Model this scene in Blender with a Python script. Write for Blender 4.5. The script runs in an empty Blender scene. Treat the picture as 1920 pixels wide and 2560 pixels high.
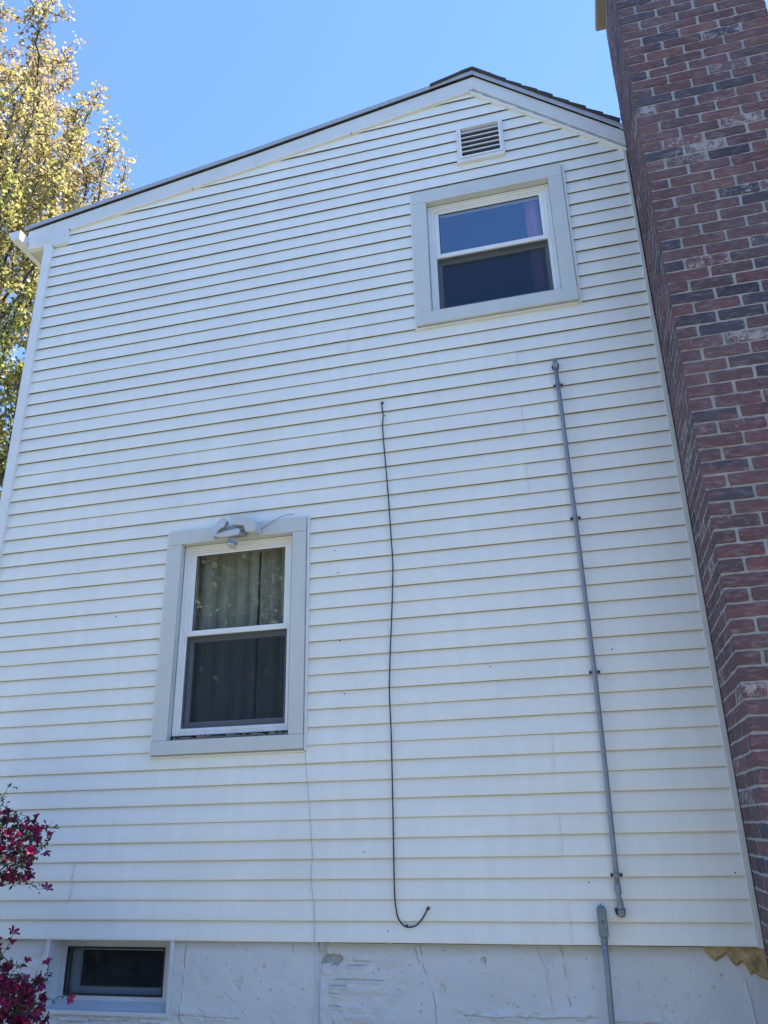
import bpy, bmesh, math, random
import numpy as np
from mathutils import Vector, Matrix, noise as mn

random.seed(7)
rng = np.random.default_rng(11)
S = bpy.context.scene
R = math.radians
# ------------------------------------------------------------------ camera
cam_d = bpy.data.cameras.new('camera')
cam = bpy.data.objects.new('camera', cam_d)
S.collection.objects.link(cam)
S.camera = cam
F_PX, YAW, PITCH, ROLL = 1969.43, -0.243935, 0.381527, -0.0227842
cam_d.sensor_fit = 'HORIZONTAL'
cam_d.sensor_width = 36.0
cam_d.lens = 36.0 * F_PX / 1920.0
cam_d.clip_start = 0.05
cam_d.clip_end = 2000
fw = Vector((math.sin(YAW) * math.cos(PITCH), math.cos(YAW) * math.cos(PITCH), math.sin(PITCH)))
rt = Vector((math.cos(YAW), -math.sin(YAW), 0))
up = rt.cross(fw)
r2 = rt * math.cos(ROLL) + up * math.sin(ROLL)
u2 = -rt * math.sin(ROLL) + up * math.cos(ROLL)
M = Matrix((r2, u2, -fw)).transposed().to_4x4()
M.translation = Vector((0, -4.51365, 0.55731))
cam.matrix_world = M
# ------------------------------------------------------------------ world, sun, exposure
SUN_EL, SUN_AZ = R(69), R(66)
w = bpy.data.worlds.new('World'); S.world = w; w.use_nodes = True
nt = w.node_tree
bg = nt.nodes['Background']
sky = nt.nodes.new('ShaderNodeTexSky'); sky.sky_type = 'NISHITA'
sky.sun_disc = False; sky.sun_elevation = SUN_EL; sky.sun_rotation = SUN_AZ
sky.altitude = 2600; sky.air_density = 0.7; sky.dust_density = 0.0; sky.ozone_density = 7.0
nt.links.new(sky.outputs[0], bg.inputs[0]); bg.inputs[1].default_value = 0.15
sd = bpy.data.lights.new('sun', 'SUN'); sd.energy = 5.0; sd.angle = R(0.5); sd.color = (1, .95, .86)
so = bpy.data.objects.new('sun', sd); S.collection.objects.link(so)
sdir = Vector((math.sin(SUN_AZ) * math.cos(SUN_EL), math.cos(SUN_AZ) * math.cos(SUN_EL), math.sin(SUN_EL)))
so.rotation_euler = (-sdir).to_track_quat('-Z', 'Y').to_euler(); so.location = sdir * 60
S.view_settings.view_transform = 'Standard'; S.view_settings.look = 'None'
S.view_settings.gamma = 1; S.view_settings.exposure = 2.12
S.render.engine = 'CYCLES'
S.cycles.max_bounces = 8; S.cycles.transparent_max_bounces = 16

# ------------------------------------------------------------------ helpers
GROUND = -1.05
def srgb(r, g, b):
    f = lambda c: (c / 255 / 12.92) if c / 255 <= .04045 else ((c / 255 + .055) / 1.055) ** 2.4
    return (f(r), f(g), f(b), 1)

class NT:
    def __init__(s, name):
        s.m = bpy.data.materials.new(name); s.m.use_nodes = True
        s.t = s.m.node_tree; s.p = s.t.nodes['Principled BSDF']; s.o = s.t.nodes['Material Output']
    def n(s, t, **kw):
        x = s.t.nodes.new(t)
        for k, v in kw.items():
            if k in x.inputs.keys() if hasattr(x.inputs, 'keys') else False: x.inputs[k].default_value = v
            else: setattr(x, k, v)
        return x
    def l(s, a, b): s.t.links.new(a, b)
    def noise(s, scale, detail=4, rough=.55, vec=None, dist=0):
        x = s.n('ShaderNodeTexNoise'); x.inputs['Scale'].default_value = scale
        x.inputs['Detail'].default_value = detail; x.inputs['Roughness'].default_value = rough
        x.inputs['Distortion'].default_value = dist
        s.l(vec if vec else s.pos(), x.inputs['Vector']); return x.outputs['Fac']
    def pos(s, scale=None):
        if not hasattr(s, '_p'): s._p = s.n('ShaderNodeNewGeometry').outputs['Position']
        if scale is None: return s._p
        m = s.n('ShaderNodeMapping'); m.inputs['Scale'].default_value = scale
        s.l(s._p, m.inputs['Vector']); return m.outputs[0]
    def ramp(s, fac, stops, interp='LINEAR'):
        x = s.n('ShaderNodeValToRGB'); x.color_ramp.interpolation = interp
        e = x.color_ramp.elements
        while len(e) > 1: e.remove(e[0])
        e[0].position, e[0].color = stops[0]
        for p_, c_ in stops[1:]:
            q = e.new(p_); q.color = c_
        s.l(fac, x.inputs[0]); return x.outputs[0]
    def mix(s, fac, a, b, mode='MIX'):
        x = s.n('ShaderNodeMix'); x.data_type = 'RGBA'; x.blend_type = mode
        for i, v in ((0, fac), (6, a), (7, b)):
            if hasattr(v, 'is_linked') or hasattr(v, 'links'): s.l(v, x.inputs[i])
            else: x.inputs[i].default_value = v
        return x.outputs[2]
    def bump(s, h, strength=.3, dist=.01):
        b = s.n('ShaderNodeBump'); b.inputs['Strength'].default_value = strength
        b.inputs['Distance'].default_value = dist
        s.l(h, b.inputs['Height']); s.l(b.outputs[0], s.p.inputs['Normal']); return b

def G(v): return (v, v, v, 1)
def simple(name, col, rough=.5, metal=0, var=.06, scale=6, bump=0, bscale=80, spec=.5):
    k = NT(name); k.p.inputs['Roughness'].default_value = rough; k.p.inputs['Metallic'].default_value = metal
    k.p.inputs['Specular IOR Level'].default_value = spec
    f = k.noise(scale, 5)
    c = Vector(col[:3])
    k.l(k.ramp(f, [(.3, (*(c * (1 - var)), 1)), (.7, (*(c * (1 + var)), 1))]), k.p.inputs['Base Color'])
    if bump: k.bump(k.noise(bscale, 3), bump, .004)
    return k.m

# ---- materials
def m_siding():
    k = NT('vinyl_siding')
    streak = k.noise(1.0, 5, .6, k.pos((14, 14, 1.2)))
    blot = k.noise(1.6, 4, .6)
    grain = k.noise(1.0, 3, .6, k.pos((30, 30, 700)))
    c = k.ramp(streak, [(.3, (.765, .765, .70, 1)), (.62, (.81, .81, .745, 1))])
    c = k.mix(k.ramp(blot, [(.42, G(0)), (.72, G(.6))]), c, (.70, .705, .655, 1))
    sp = k.noise(55, 2, .5)
    c = k.mix(k.ramp(sp, [(.76, G(0)), (.80, G(.35))]), c, (.48, .48, .42, 1))
    ga = k.n('ShaderNodeAttribute'); ga.attribute_name = 'lap_shade'
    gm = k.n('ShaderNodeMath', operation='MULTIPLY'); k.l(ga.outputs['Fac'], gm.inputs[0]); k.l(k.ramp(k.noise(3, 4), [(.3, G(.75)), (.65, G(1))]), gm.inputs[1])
    c = k.mix(gm.outputs[0], c, (.13, .135, .13, 1))  # shade painted into the lap cavities to darken the lap lines
    k.l(c, k.p.inputs['Base Color']); k.p.inputs['Roughness'].default_value = .42
    k.p.inputs['Specular IOR Level'].default_value = .4
    k.bump(grain, .12, .002)
    return k.m
def m_trim(name='trim_aluminium', a=(.555, .58, .545), rough=.4):
    k = NT(name)
    s1 = k.noise(1.0, 5, .6, k.pos((5, 5, 5)))
    c = k.ramp(s1, [(.3, (*(Vector(a) * .94), 1)), (.7, (*(Vector(a) * 1.03), 1))])
    d = k.noise(40, 4, .7)
    c = k.mix(k.ramp(d, [(.62, G(0)), (.78, G(.4))]), c, (.3, .3, .26, 1))
    k.l(c, k.p.inputs['Base Color']); k.p.inputs['Roughness'].default_value = rough
    k.bump(k.noise(9, 2), .12, .006)
    return k.m
def m_brick():
    k = NT('brick')
    at = k.n('ShaderNodeAttribute'); at.attribute_name = 'tone'
    sep = k.n('ShaderNodeSeparateColor'); k.l(at.outputs['Color'], sep.inputs[0])
    red = k.ramp(sep.outputs[0], [(0, (.080, .048, .050, 1)), (.4, (.124, .058, .060, 1)), (.8, (.172, .066, .068, 1)), (1, (.215, .092, .078, 1))])
    blue = k.ramp(sep.outputs[0], [(0, (.020, .022, .036, 1)), (1, (.055, .054, .072, 1))])
    patch = k.noise(7, 3, .5)
    isb = k.n('ShaderNodeMath', operation='MULTIPLY_ADD'); k.l(patch, isb.inputs[0]); isb.inputs[1].default_value = 1.1; k.l(sep.outputs[1], isb.inputs[2])
    c = k.mix(k.ramp(isb.outputs[0], [(.93, G(0)), (1.0, G(1))]), red, blue)
    mot = k.noise(60, 6, .7); soft = k.noise(16, 4, .6)
    c = k.mix(k.ramp(soft, [(.35, G(.55)), (.6, G(0))]), c, (.055, .035, .042, 1))
    c = k.mix(k.ramp(mot, [(.3, G(.5)), (.6, G(0))]), c, (.05, .024, .028, 1))
    dirt_shade = k.noise(1, 5, .7, k.pos((18, 18, 60)))
    c = k.mix(k.ramp(dirt_shade, [(.50, G(0)), (.70, G(.42))]), c, (.33, .29, .29, 1))
    dust_ = k.noise(2.2, 4, .6); c = k.mix(k.ramp(dust_, [(.35, G(.05)), (.7, G(.19))]), c, (.27, .25, .26, 1))
    # white limewash left on some reclaimed bricks
    sp = k.noise(85, 5, .75); sp2 = k.noise(22, 4, .6)
    ad = k.n('ShaderNodeMath', operation='ADD'); k.l(sp, ad.inputs[0]); k.l(sp2, ad.inputs[1])
    ad2 = k.n('ShaderNodeMath', operation='MULTIPLY_ADD'); k.l(sep.outputs[2], ad2.inputs[0]); ad2.inputs[1].default_value = .42
    k.l(ad.outputs[0], ad2.inputs[2])
    m_ = k.ramp(ad2.outputs[0], [(1.29 / 2, G(0)), (1.35 / 2, G(1))])
    hv = k.n('ShaderNodeMath', operation='MULTIPLY'); k.l(ad2.outputs[0], hv.inputs[0]); hv.inputs[1].default_value = .5
    k.t.links.remove(k.t.links[-1]) if False else None
    r = k.ramp(hv.outputs[0], [(.63, G(0)), (.72, G(.75))])
    c = k.mix(r, c, (.42, .38, .37, 1))
    k.l(c, k.p.inputs['Base Color']); k.p.inputs['Roughness'].default_value = .88
    k.p.inputs['Specular IOR Level'].default_value = .25
    k.bump(mot, .6, .004)
    return k.m
def m_mortar():
    k = NT('mortar')
    f = k.noise(30, 6, .7); g = k.noise(4, 3)
    c = k.ramp(f, [(.3, (.25, .245, .235, 1)), (.7, (.37, .365, .35, 1))])
    c = k.mix(k.ramp(g, [(.45, G(0)), (.7, G(.5))]), c, (.42, .42, .41, 1))
    k.l(c, k.p.inputs['Base Color']); k.p.inputs['Roughness'].default_value = .95
    k.bump(k.noise(120, 5, .7), .7, .004)
    return k.m
def m_found():
    k = NT('painted_parging')
    at = k.n('ShaderNodeAttribute'); at.attribute_name = 'dirt_shade'
    a = k.noise(3, 6, .65); b = k.noise(70, 4, .7)
    c = k.ramp(a, [(.3, (.54, .555, .555, 1)), (.7, (.61, .625, .625, 1))])
    c = k.mix(k.ramp(b, [(.70, G(0)), (.78, G(.5))]), c, (.25, .26, .24, 1))
    c = k.mix(at.outputs['Fac'], c, (.16, .16, .13, 1))  # mask holds chip and seam dirt plus painted crack shade
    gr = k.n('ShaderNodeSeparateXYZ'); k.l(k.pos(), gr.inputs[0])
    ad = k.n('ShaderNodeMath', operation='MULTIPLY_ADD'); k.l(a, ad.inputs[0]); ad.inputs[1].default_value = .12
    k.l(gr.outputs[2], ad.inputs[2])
    # soiling along the top edge under the siding
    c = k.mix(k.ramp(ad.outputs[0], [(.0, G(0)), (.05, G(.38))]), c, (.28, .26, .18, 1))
    k.l(c, k.p.inputs['Base Color']); k.p.inputs['Roughness'].default_value = .6
    k.bump(k.noise(140, 4, .65), .35, .003)
    return k.m
def m_glass(name='window_glass', refl=1.25, tint=(.80, .88, .90), coat=(.66, .86, 1.0), dust=.012):
    k = NT(name); k.t.nodes.remove(k.p)
    fr = k.n('ShaderNodeLayerWeight'); fr.inputs[0].default_value = .5
    pw = k.n('ShaderNodeMath', operation='POWER'); k.l(fr.outputs['Facing'], pw.inputs[0]); pw.inputs[1].default_value = 4.0
    mu = k.n('ShaderNodeMath', operation='MULTIPLY_ADD'); k.l(pw.outputs[0], mu.inputs[0])
    mu.inputs[1].default_value = .85; mu.inputs[2].default_value = .19 * refl; mu.use_clamp = True
    gl = k.n('ShaderNodeBsdfGlossy'); gl.inputs['Roughness'].default_value = .012
    tr = k.n('ShaderNodeBsdfTransparent'); tr.inputs[0].default_value = (*tint, 1)
    mx = k.n('ShaderNodeMixShader'); k.l(mu.outputs[0], mx.inputs[0]); k.l(tr.outputs[0], mx.inputs[1]); k.l(gl.outputs[0], mx.inputs[2])
    nz = k.noise(2.2, 1); b = k.n('ShaderNodeBump'); b.inputs['Strength'].default_value = .05; b.inputs['Distance'].default_value = .008
    k.l(nz, b.inputs['Height']); k.l(b.outputs[0], gl.inputs['Normal'])
    gl.inputs['Color'].default_value = (*coat, 1)
    du = k.n('ShaderNodeBsdfDiffuse'); du.inputs[0].default_value = (.42, .46, .50, 1)
    m2 = k.n('ShaderNodeMixShader'); k.l(k.ramp(k.noise(5, 5, .7), [(.3, G(dust * .4)), (.75, G(dust * 1.6))]), m2.inputs[0])
    k.l(mx.outputs[0], m2.inputs[1]); k.l(du.outputs[0], m2.inputs[2])
    k.l(m2.outputs[0], k.o.inputs[0]); return k.m
def m_screen():
    k = NT('insect_screen'); k.t.nodes.remove(k.p)
    df = k.n('ShaderNodeBsdfDiffuse'); df.inputs[0].default_value = (.030, .038, .050, 1)
    tr = k.n('ShaderNodeBsdfTransparent')
    mx = k.n('ShaderNodeMixShader'); mx.inputs[0].default_value = .60
    k.l(tr.outputs[0], mx.inputs[1]); k.l(df.outputs[0], mx.inputs[2]); k.l(mx.outputs[0], k.o.inputs[0]); return k.m
def m_leaf(name, cols, trans=.45, rough=.5, attr='tone'):
    k = NT(name); at = k.n('ShaderNodeAttribute'); at.attribute_name = attr
    n_ = len(cols)
    c = k.ramp(at.outputs['Fac'], [(i / (n_ - 1), (*cc, 1)) for i, cc in enumerate(cols)])
    k.l(c, k.p.inputs['Base Color']); k.p.inputs['Roughness'].default_value = rough
    tl = k.n('ShaderNodeBsdfTranslucent'); k.l(c, tl.inputs[0])
    mx = k.n('ShaderNodeMixShader'); mx.inputs[0].default_value = trans
    k.l(k.p.outputs[0], mx.inputs[1]); k.l(tl.outputs[0], mx.inputs[2]); k.l(mx.outputs[0], k.o.inputs[0])
    return k.m
def m_shingle():
    k = NT('asphalt_shingle'); f = k.noise(300, 2); g = k.noise(5, 3)
    c = k.ramp(f, [(.35, (.028, .024, .022, 1)), (.65, (.085, .072, .062, 1))])
    k.l(k.mix(k.ramp(g, [(.4, G(0)), (.6, G(.4))]), c, (.05, .04, .035, 1)), k.p.inputs['Base Color'])
    k.p.inputs['Roughness'].default_value = .95; k.bump(f, .8, .003); return k.m
def m_drip():
    k = NT('drip_edge_metal')
    a = k.noise(1, 6, .7, k.pos((40, 40, 8))); sx = k.n('ShaderNodeSeparateXYZ'); k.l(k.pos(), sx.inputs[0])
    c = k.mix(k.ramp(a, [(.5, G(0)), (.7, G(.45))]), (.40, .42, .44, 1), (.24, .22, .22, 1))
    k.l(c, k.p.inputs['Base Color']); k.p.inputs['Roughness'].default_value = .38; k.p.inputs['Metallic'].default_value = .25
    return k.m
def m_conduit():
    k = NT('galvanised_conduit'); a = k.noise(25, 5, .7)
    c = k.ramp(a, [(.3, (.20, .22, .25, 1)), (.7, (.29, .31, .34, 1))])
    k.l(c, k.p.inputs['Base Color']); k.p.inputs['Metallic'].default_value = .25; k.p.inputs['Roughness'].default_value = .5
    return k.m
def m_curtain(name, a, b):
    k = NT(name); f = k.noise(1, 4, .6, k.pos((40, 40, 3))); h = k.noise(90, 3)
    c = k.ramp(f, [(.3, (*a, 1)), (.7, (*b, 1))]); c = k.mix(k.ramp(h, [(.3, G(.25)), (.6, G(0))]), c, (*(Vector(a) * .5), 1))
    k.l(c, k.p.inputs['Base Color']); k.p.inputs['Roughness'].default_value = .9; return k.m

MS = dict(siding=m_siding(), trim=m_trim(), jch=m_trim('j_channel_vinyl', (.70, .71, .69), .4), rch=m_trim('corner_channel_vinyl', (.58, .58, .55), .45),
          fascia=m_trim('fascia_aluminium', (.63, .64, .62), .38), vinyl=m_trim('window_vinyl', (.76, .77, .76), .3), bvinyl=m_trim('basement_vinyl', (.58, .60, .60), .4),
          brick=m_brick(), mortar=m_mortar(), found=m_found(), glass=m_glass(), screen=m_screen(),
          bglass=m_glass('basement_glass', .04, (.60, .66, .70), dust=.045), glass2=m_glass('lower_window_glass', .75, coat=(.9, .95, 1), dust=.02),
          shingle=m_shingle(), drip=m_drip(), conduit=m_conduit(),
          dark=simple('gap_shade', (.012, .012, .014), .9), black=simple('black_rubber', (.012, .012, .018), .45),
          sframe=simple('screen_frame_metal', (.10, .11, .12), .4, .3),
          box=simple('cast_conduit_body', (.19, .22, .235), .55, .3, .1, 30, .2, 200),
          putty=simple('old_putty', (.14, .13, .11), .9, 0, .3, 200, .6, 300),
          foam=simple('sprayed_foam', (.38, .28, .13), .75, 0, .4, 25, .6, 60),
          cord=simple('cable_jacket', (.022, .012, .014), .45), cap=simple('chimney_cap_stone', (.27, .24, .22), .9, 0, .1, 10, .3, 60),
          clay=simple('flue_clay', (.35, .16, .10), .8), wood=simple('inside_plaster', (.10, .10, .10), .9),
          wire=simple('white_wire', (.42, .44, .46), .5), lamp=simple('lamp_housing_plastic', (.50, .52, .53), .35, 0, .04, 10, .05, 100), lampd=simple('lamp_mount_plastic', (.27, .285, .30), .45),
          lens=simple('sensor_lens', (.20, .22, .26), .25), grass=simple('lawn_grass', (.122, .118, .084), .95, 0, .4, 3, .8, 40),
          bark=simple('bark', (.050, .040, .034), .95, 0, .3, 12, .7, 50),
          twig=simple('azalea_stem', (.055, .05, .045), .85, 0, .2, 40),
          soffit=simple('soffit_panel', (.50, .47, .36), .5, 0, .04), debris=simple('old_caulk_debris', (.16, .14, .11), .95, 0, .6, 90, .8, 200),
          leafs=m_leaf('maple_leaf', [(.14, .18, .03), (.23, .25, .05), (.33, .29, .09), (.37, .28, .14), (.30, .21, .14)], .55),
          aleaf=m_leaf('azalea_leaf', [(.010, .022, .008), (.022, .045, .014), (.045, .07, .02)], .2),
          petal=m_leaf('azalea_petal', [(.09, .001, .028), (.21, .003, .058), (.34, .008, .09)], .3, .5),
          wleaf=m_leaf('woodland_leaf', [(.05, .06, .02), (.10, .11, .04), (.15, .13, .06)], .35),
          curt=m_curtain('beige_curtain', (.30, .265, .19), (.44, .39, .29)), pink=m_curtain('pink_curtain', (.46, .13, .20), (.60, .22, .28)))

class MB:
    def __init__(s): s.v = []; s.f = []
    def poly(s, pts):
        n = len(s.v); s.v += [tuple(p) for p in pts]; s.f.append(tuple(range(n, n + len(pts)))); return s
    def box(s, x0, x1, y0, y1, z0, z1):
        n = len(s.v)
        s.v += [(x, y, z) for z in (z0, z1) for y in (y0, y1) for x in (x0, x1)]
        for q in ((0, 2, 3, 1), (4, 5, 7, 6), (0, 1, 5, 4), (2, 6, 7, 3), (0, 4, 6, 2), (1, 3, 7, 5)):
            s.f.append(tuple(n + i for i in q))
        return s
    def hexa(s, b, t):      # two quads, bottom and top loops
        n = len(s.v); s.v += [tuple(p) for p in b] + [tuple(p) for p in t]; k = len(b)
        s.f.append(tuple(n + i for i in reversed(range(k)))); s.f.append(tuple(n + k + i for i in range(k)))
        for i in range(k):
            j = (i + 1) % k; s.f.append((n + i, n + j, n + k + j, n + k + i))
        return s
    def prism(s, pts, y0, y1):   # polygon in xz extruded along y
        return s.hexa([(x, y0, z) for x, z in pts], [(x, y1, z) for x, z in pts])
    def tube(s, path, r, seg=10, cap=True):
        P = [Vector(p) for p in path]; rr = r if isinstance(r, (list, tuple)) else [r] * len(P)
        n0 = len(s.v); up_ = None
        for i, p in enumerate(P):
            d = (P[min(i + 1, len(P) - 1)] - P[max(i - 1, 0)])
            if d.length < 1e-9: d = Vector((0, 0, 1))
            d.normalize()
            if up_ is None:
                up_ = d.orthogonal().normalized()
            up_ = (up_ - d * up_.dot(d)).normalized(); q = d.cross(up_)
            for j in range(seg):
                a = 2 * math.pi * j / seg
                s.v.append(tuple(p + (up_ * math.cos(a) + q * math.sin(a)) * rr[i]))
        for i in range(len(P) - 1):
            for j in range(seg):
                k = (j + 1) % seg
                s.f.append((n0 + i * seg + j, n0 + i * seg + k, n0 + (i + 1) * seg + k, n0 + (i + 1) * seg + j))
        if cap:
            s.f.append(tuple(n0 + j for j in reversed(range(seg))))
            s.f.append(tuple(n0 + (len(P) - 1) * seg + j for j in range(seg)))
        return s
    def ring(s, o, i, y0, y1):   # rectangular frame: outer (x0,x1,z0,z1), inner, from y0 front to y1 back
        s.box(o[0], i[0], y0, y1, o[2], o[3]); s.box(i[1], o[1], y0, y1, o[2], o[3])
        s.box(i[0], i[1], y0, y1, o[2], i[2]); s.box(i[0], i[1], y0, y1, i[3], o[3]); return s
    def build(s, name, mat, parent=None, smooth=False, bevel=0, fix=True):
        me = bpy.data.meshes.new(name); me.from_pydata(s.v, [], s.f); me.update()
        if fix:
            bm = bmesh.new(); bm.from_mesh(me); bmesh.ops.recalc_face_normals(bm, faces=bm.faces); bm.to_mesh(me); bm.free()
        me.materials.append(mat)
        if smooth:
            for p in me.polygons: p.use_smooth = True
        o = bpy.data.objects.new(name, me); S.collection.objects.link(o)
        if bevel:
            b = o.modifiers.new('bevel', 'BEVEL'); b.width = bevel; b.segments = 2; b.limit_method = 'ANGLE'; b.harden_normals = False
        if parent: o.parent = parent
        return o

def fast_mesh(name, V, Fq, mat, parent=None, tone=None, smooth=False, attr='tone'):
    """V (n,3), Fq (m,k) numpy"""
    me = bpy.data.meshes.new(name); k = Fq.shape[1]
    me.vertices.add(len(V)); me.vertices.foreach_set('co', np.asarray(V, np.float32).ravel())
    me.loops.add(Fq.size); me.loops.foreach_set('vertex_index', Fq.astype(np.int32).ravel())
    me.polygons.add(len(Fq)); me.polygons.foreach_set('loop_start', np.arange(0, Fq.size, k, dtype=np.int32))
    me.polygons.foreach_set('loop_total', np.full(len(Fq), k, np.int32))
    if smooth: me.polygons.foreach_set('use_smooth', np.ones(len(Fq), bool))
    me.update(); me.validate()
    if tone is not None:
        a = me.attributes.new(attr, 'FLOAT', 'POINT'); a.data.foreach_set('value', np.asarray(tone, np.float32))
    me.materials.append(mat)
    o = bpy.data.objects.new(name, me); S.collection.objects.link(o)
    if parent: o.parent = parent
    return o
def empty(name, loc=(0, 0, 0)):
    o = bpy.data.objects.new(name, None); S.collection.objects.link(o); o.location = loc; o.empty_display_size = .2
    return o
def thing(name, label, cat, group=None):
    o = empty(name); o['label'] = label; o['category'] = cat
    if group: o['group'] = group
    return o
def lab(o, s): o['label'] = s; return o

# ------------------------------------------------------------------ ground
g = MB()
N = 40
for i in range(N):
    for j in range(N):
        a, b, c, d = [(-200 + 400 * (i + p) / N, -200 + 400 * (j + q) / N) for p, q in ((0, 0), (1, 0), (1, 1), (0, 1))]
        g.poly([(x, y, GROUND) for x, y in (a, b, c, d)])
o = g.build('ground', MS['grass']); o['kind'] = 'structure'; o['label'] = 'lawn around the house'

# ------------------------------------------------------------------ house
house = thing('house', 'white vinyl-sided house gable with two windows, attic vent and brick chimney', 'house')
E = 0.1016
XL = -3.956
def xR(z): return .655 + .0040 * z
LTOP = [(-4.255, 5.440), (-2.129, 5.740), (-.322, 6.025)]
def lerp_line(P, x):
    if x <= P[0][0]: a, b = P[0], P[1]
    elif x >= P[-1][0]: a, b = P[-2], P[-1]
    else:
        for a, b in zip(P, P[1:]):
            if a[0] <= x <= b[0]: break
    return a[1] + (b[1] - a[1]) * (x - a[0]) / (b[0] - a[0])
RTOP = [(-.322, 6.025), (.692, 5.165)]
def ztop(x): return lerp_line(LTOP, x) if x < -.322 else lerp_line(RTOP, x)
def sl(x): return (.155, 1.012) if x < -.322 else (.848, 1.311)
HOLES = [(-2.535, -1.708, 1.03, 2.365), (-.768, .157, 3.80, 4.843), (-.470, -.158, 5.16, 5.465)]
def zclip(x):
    d = .125 if x < -.322 else .125 * 1.25
    return ztop(x) - d
JOINT = {0: -.213, 2: -.218, 4: -.217, 12: -.211, 14: -.205, 16: -.202, 18: -1.355, 1: -3.08}
sv = []; sf = []; sg = []
def strip(k, xa, xb, za, zb, dy):
    n = max(1, int((xb - xa) / .055)); z0 = k * E; curl = dy > 0
    d = .0150 if k % 2 == 0 else .0125
    fz = [.003, .035, .07, E - .0025, E + .002, E + .036]; fy = [0.0, .31 * d, .66 * d, d * .955, d * 1.005, d * 1.34]
    lo, hi = max(za - z0, .003), min(zb - z0, E + .036)
    rows = [lo] + [v for v in fz if lo + .002 < v < hi - .002] + [hi]
    prof = [(r_, float(np.interp(r_, fz, fy))) for r_ in rows]
    if za <= z0: prof = [(.034, d + .001), (.033, .0065), (.004, .0030), (0.0, .0018), (.0004, .0006)] + prof
    m = len(prof); cols = []
    for i in range(n + 1):
        x = xa + (xb - xa) * i / n
        wz = .0011 * mn.noise(Vector((x * 1.3, k * 3.1, 0))); wy = .0012 * mn.noise(Vector((x * 1.9, k * 1.7 + 50, 4)))
        zc = zclip(x) if zb > 4.9 else 1e9
        if curl and i == n: wy -= .0012; wz -= .0006
        cols.append(([(x, y + wy - dy, min(z0 + r_, max(zc, z0 + min(0, r_))) + wz) for r_, y in prof], zc > z0 + .001 and zc > za))
    b = len(sv); gr = [(.95 if (r_ > E + .001 or (za <= z0 and j_ < 3)) else 0.0) for j_, (r_, y_) in enumerate(prof)]  # rows under the lap carry the painted shade
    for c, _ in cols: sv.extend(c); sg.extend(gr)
    for i in range(n):
        if cols[i][1] or cols[i + 1][1]:
            for j in range(m - 1):
                sf.append((b + i * m + j, b + (i + 1) * m + j, b + (i + 1) * m + j + 1, b + i * m + j + 1))
for k in range(0, 59):
    z0, z1 = k * E, (k + 1) * E
    cuts = sorted(set([z0 - .002, z1 + .045] + [z for h in HOLES for z in h[2:] if z0 < z < z1]))
    jx = JOINT.get(k // 2)
    for za, zb in zip(cuts, cuts[1:]):
        mid = min(max((za + zb) / 2, z0 + .001), z1 - .001)
        hs = sorted([(h[0], h[1]) for h in HOLES if h[2] < mid < h[3]])
        xs = [XL - .01]
        for h in hs: xs += [h[0], h[1]]
        xs.append(xR(z0))
        for a, b in zip(xs[0::2], xs[1::2]):
            if jx is not None and a < jx < b:
                strip(k, a, jx - .012, za, zb, .0026); strip(k, jx - .012, jx, za, zb, .0026); strip(k, jx - .03, b, za, zb, 0)
            else: strip(k, a, b, za, zb, 0)
o = fast_mesh('siding', np.array(sv), np.array(sf), MS['siding'], house, tone=np.array(sg), attr='lap_shade')

# backing wall behind the siding, with real openings
def wall_with_holes(mb, x0, x1, z0, z1, holes, y0, y1):
    xs = sorted(set([x0, x1] + [v for h in holes for v in h[:2]])); zs = sorted(set([z0, z1] + [v for h in holes for v in h[2:]]))
    for a, b in zip(xs, xs[1:]):
        for c, d in zip(zs, zs[1:]):
            if not any(h[0] < (a + b) / 2 < h[1] and h[2] < (c + d) / 2 < h[3] for h in holes): mb.box(a, b, y0, y1, c, d)
BH = [(-2.516, -1.729, 1.08, 2.347), (-.748, .137, 3.865, 4.823)]
WB = (-3.200, -2.385, -.372, -.004)
wb = MB(); wall_with_holes(wb, -4.02, 3.33, -.006, 5.0, BH, .026, .13)
def roof_under(x): return ztop(x) - (.16 if x < -.322 else .2)
zl, zp, zr_ = roof_under(-4.02), roof_under(-.322) - .02, roof_under(.9)
wb.prism([(-4.02, 5.002), (-4.02, zl), (-.322, zp), (.82, zr_ + .05)], .026, .13)
# other walls
D = 9.0
RX = 3.33; rz = 6.025 - .848 * (RX + .322)
wb = MB() if False else wb
wb.box(-4.02, -3.9, .132, D, -.006, 5.20)
wb.box(RX - .12, RX, .132, D, -.006, rz - .15)
wb.prism([(-4.02, -.006), (-4.02, zl), (-.322, zp), (RX, rz - .18), (RX, -.006)], D, D + .12)
# trim gable wall right of the chimney to the slope
o = wb.build('wall', MS['wood'], house)
# the boxes of the gable above the right slope must go: cut by bmesh
bm = bmesh.new(); bm.from_mesh(o.data)
nrm = Vector((.848, 0, 1)).normalized()
geom = bm.verts[:] + bm.edges[:] + bm.faces[:]
bmesh.ops.bisect_plane(bm, geom=geom, plane_co=(-.322, 0, 6.025 - .19), plane_no=nrm, clear_outer=True)
bm.to_mesh(o.data); bm.free()
fl = MB(); fl.box(-3.89, 3.2, .14, D - .01, 2.62, 2.8); fl.box(-3.89, 3.2, .14, D - .01, -.02, .05); fl.box(-3.89, 3.2, 3.2, 3.3, .06, 2.6); fl.box(-3.89, 3.2, 3.2, 3.3, 2.81, 5.0)
fl.build('added_partition', MS['wood'], house)  # unseen floors, plus dividers added to keep light out of the rooms
# left corner post
cp = MB(); cp.box(-4.035, XL, -.018, .02, .0, 5.215); cp.box(-4.037, -4.0, .0205, .12, 0.0, 5.2)
o = cp.build('corner_post', MS['jch'], house, bevel=.003)
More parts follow.
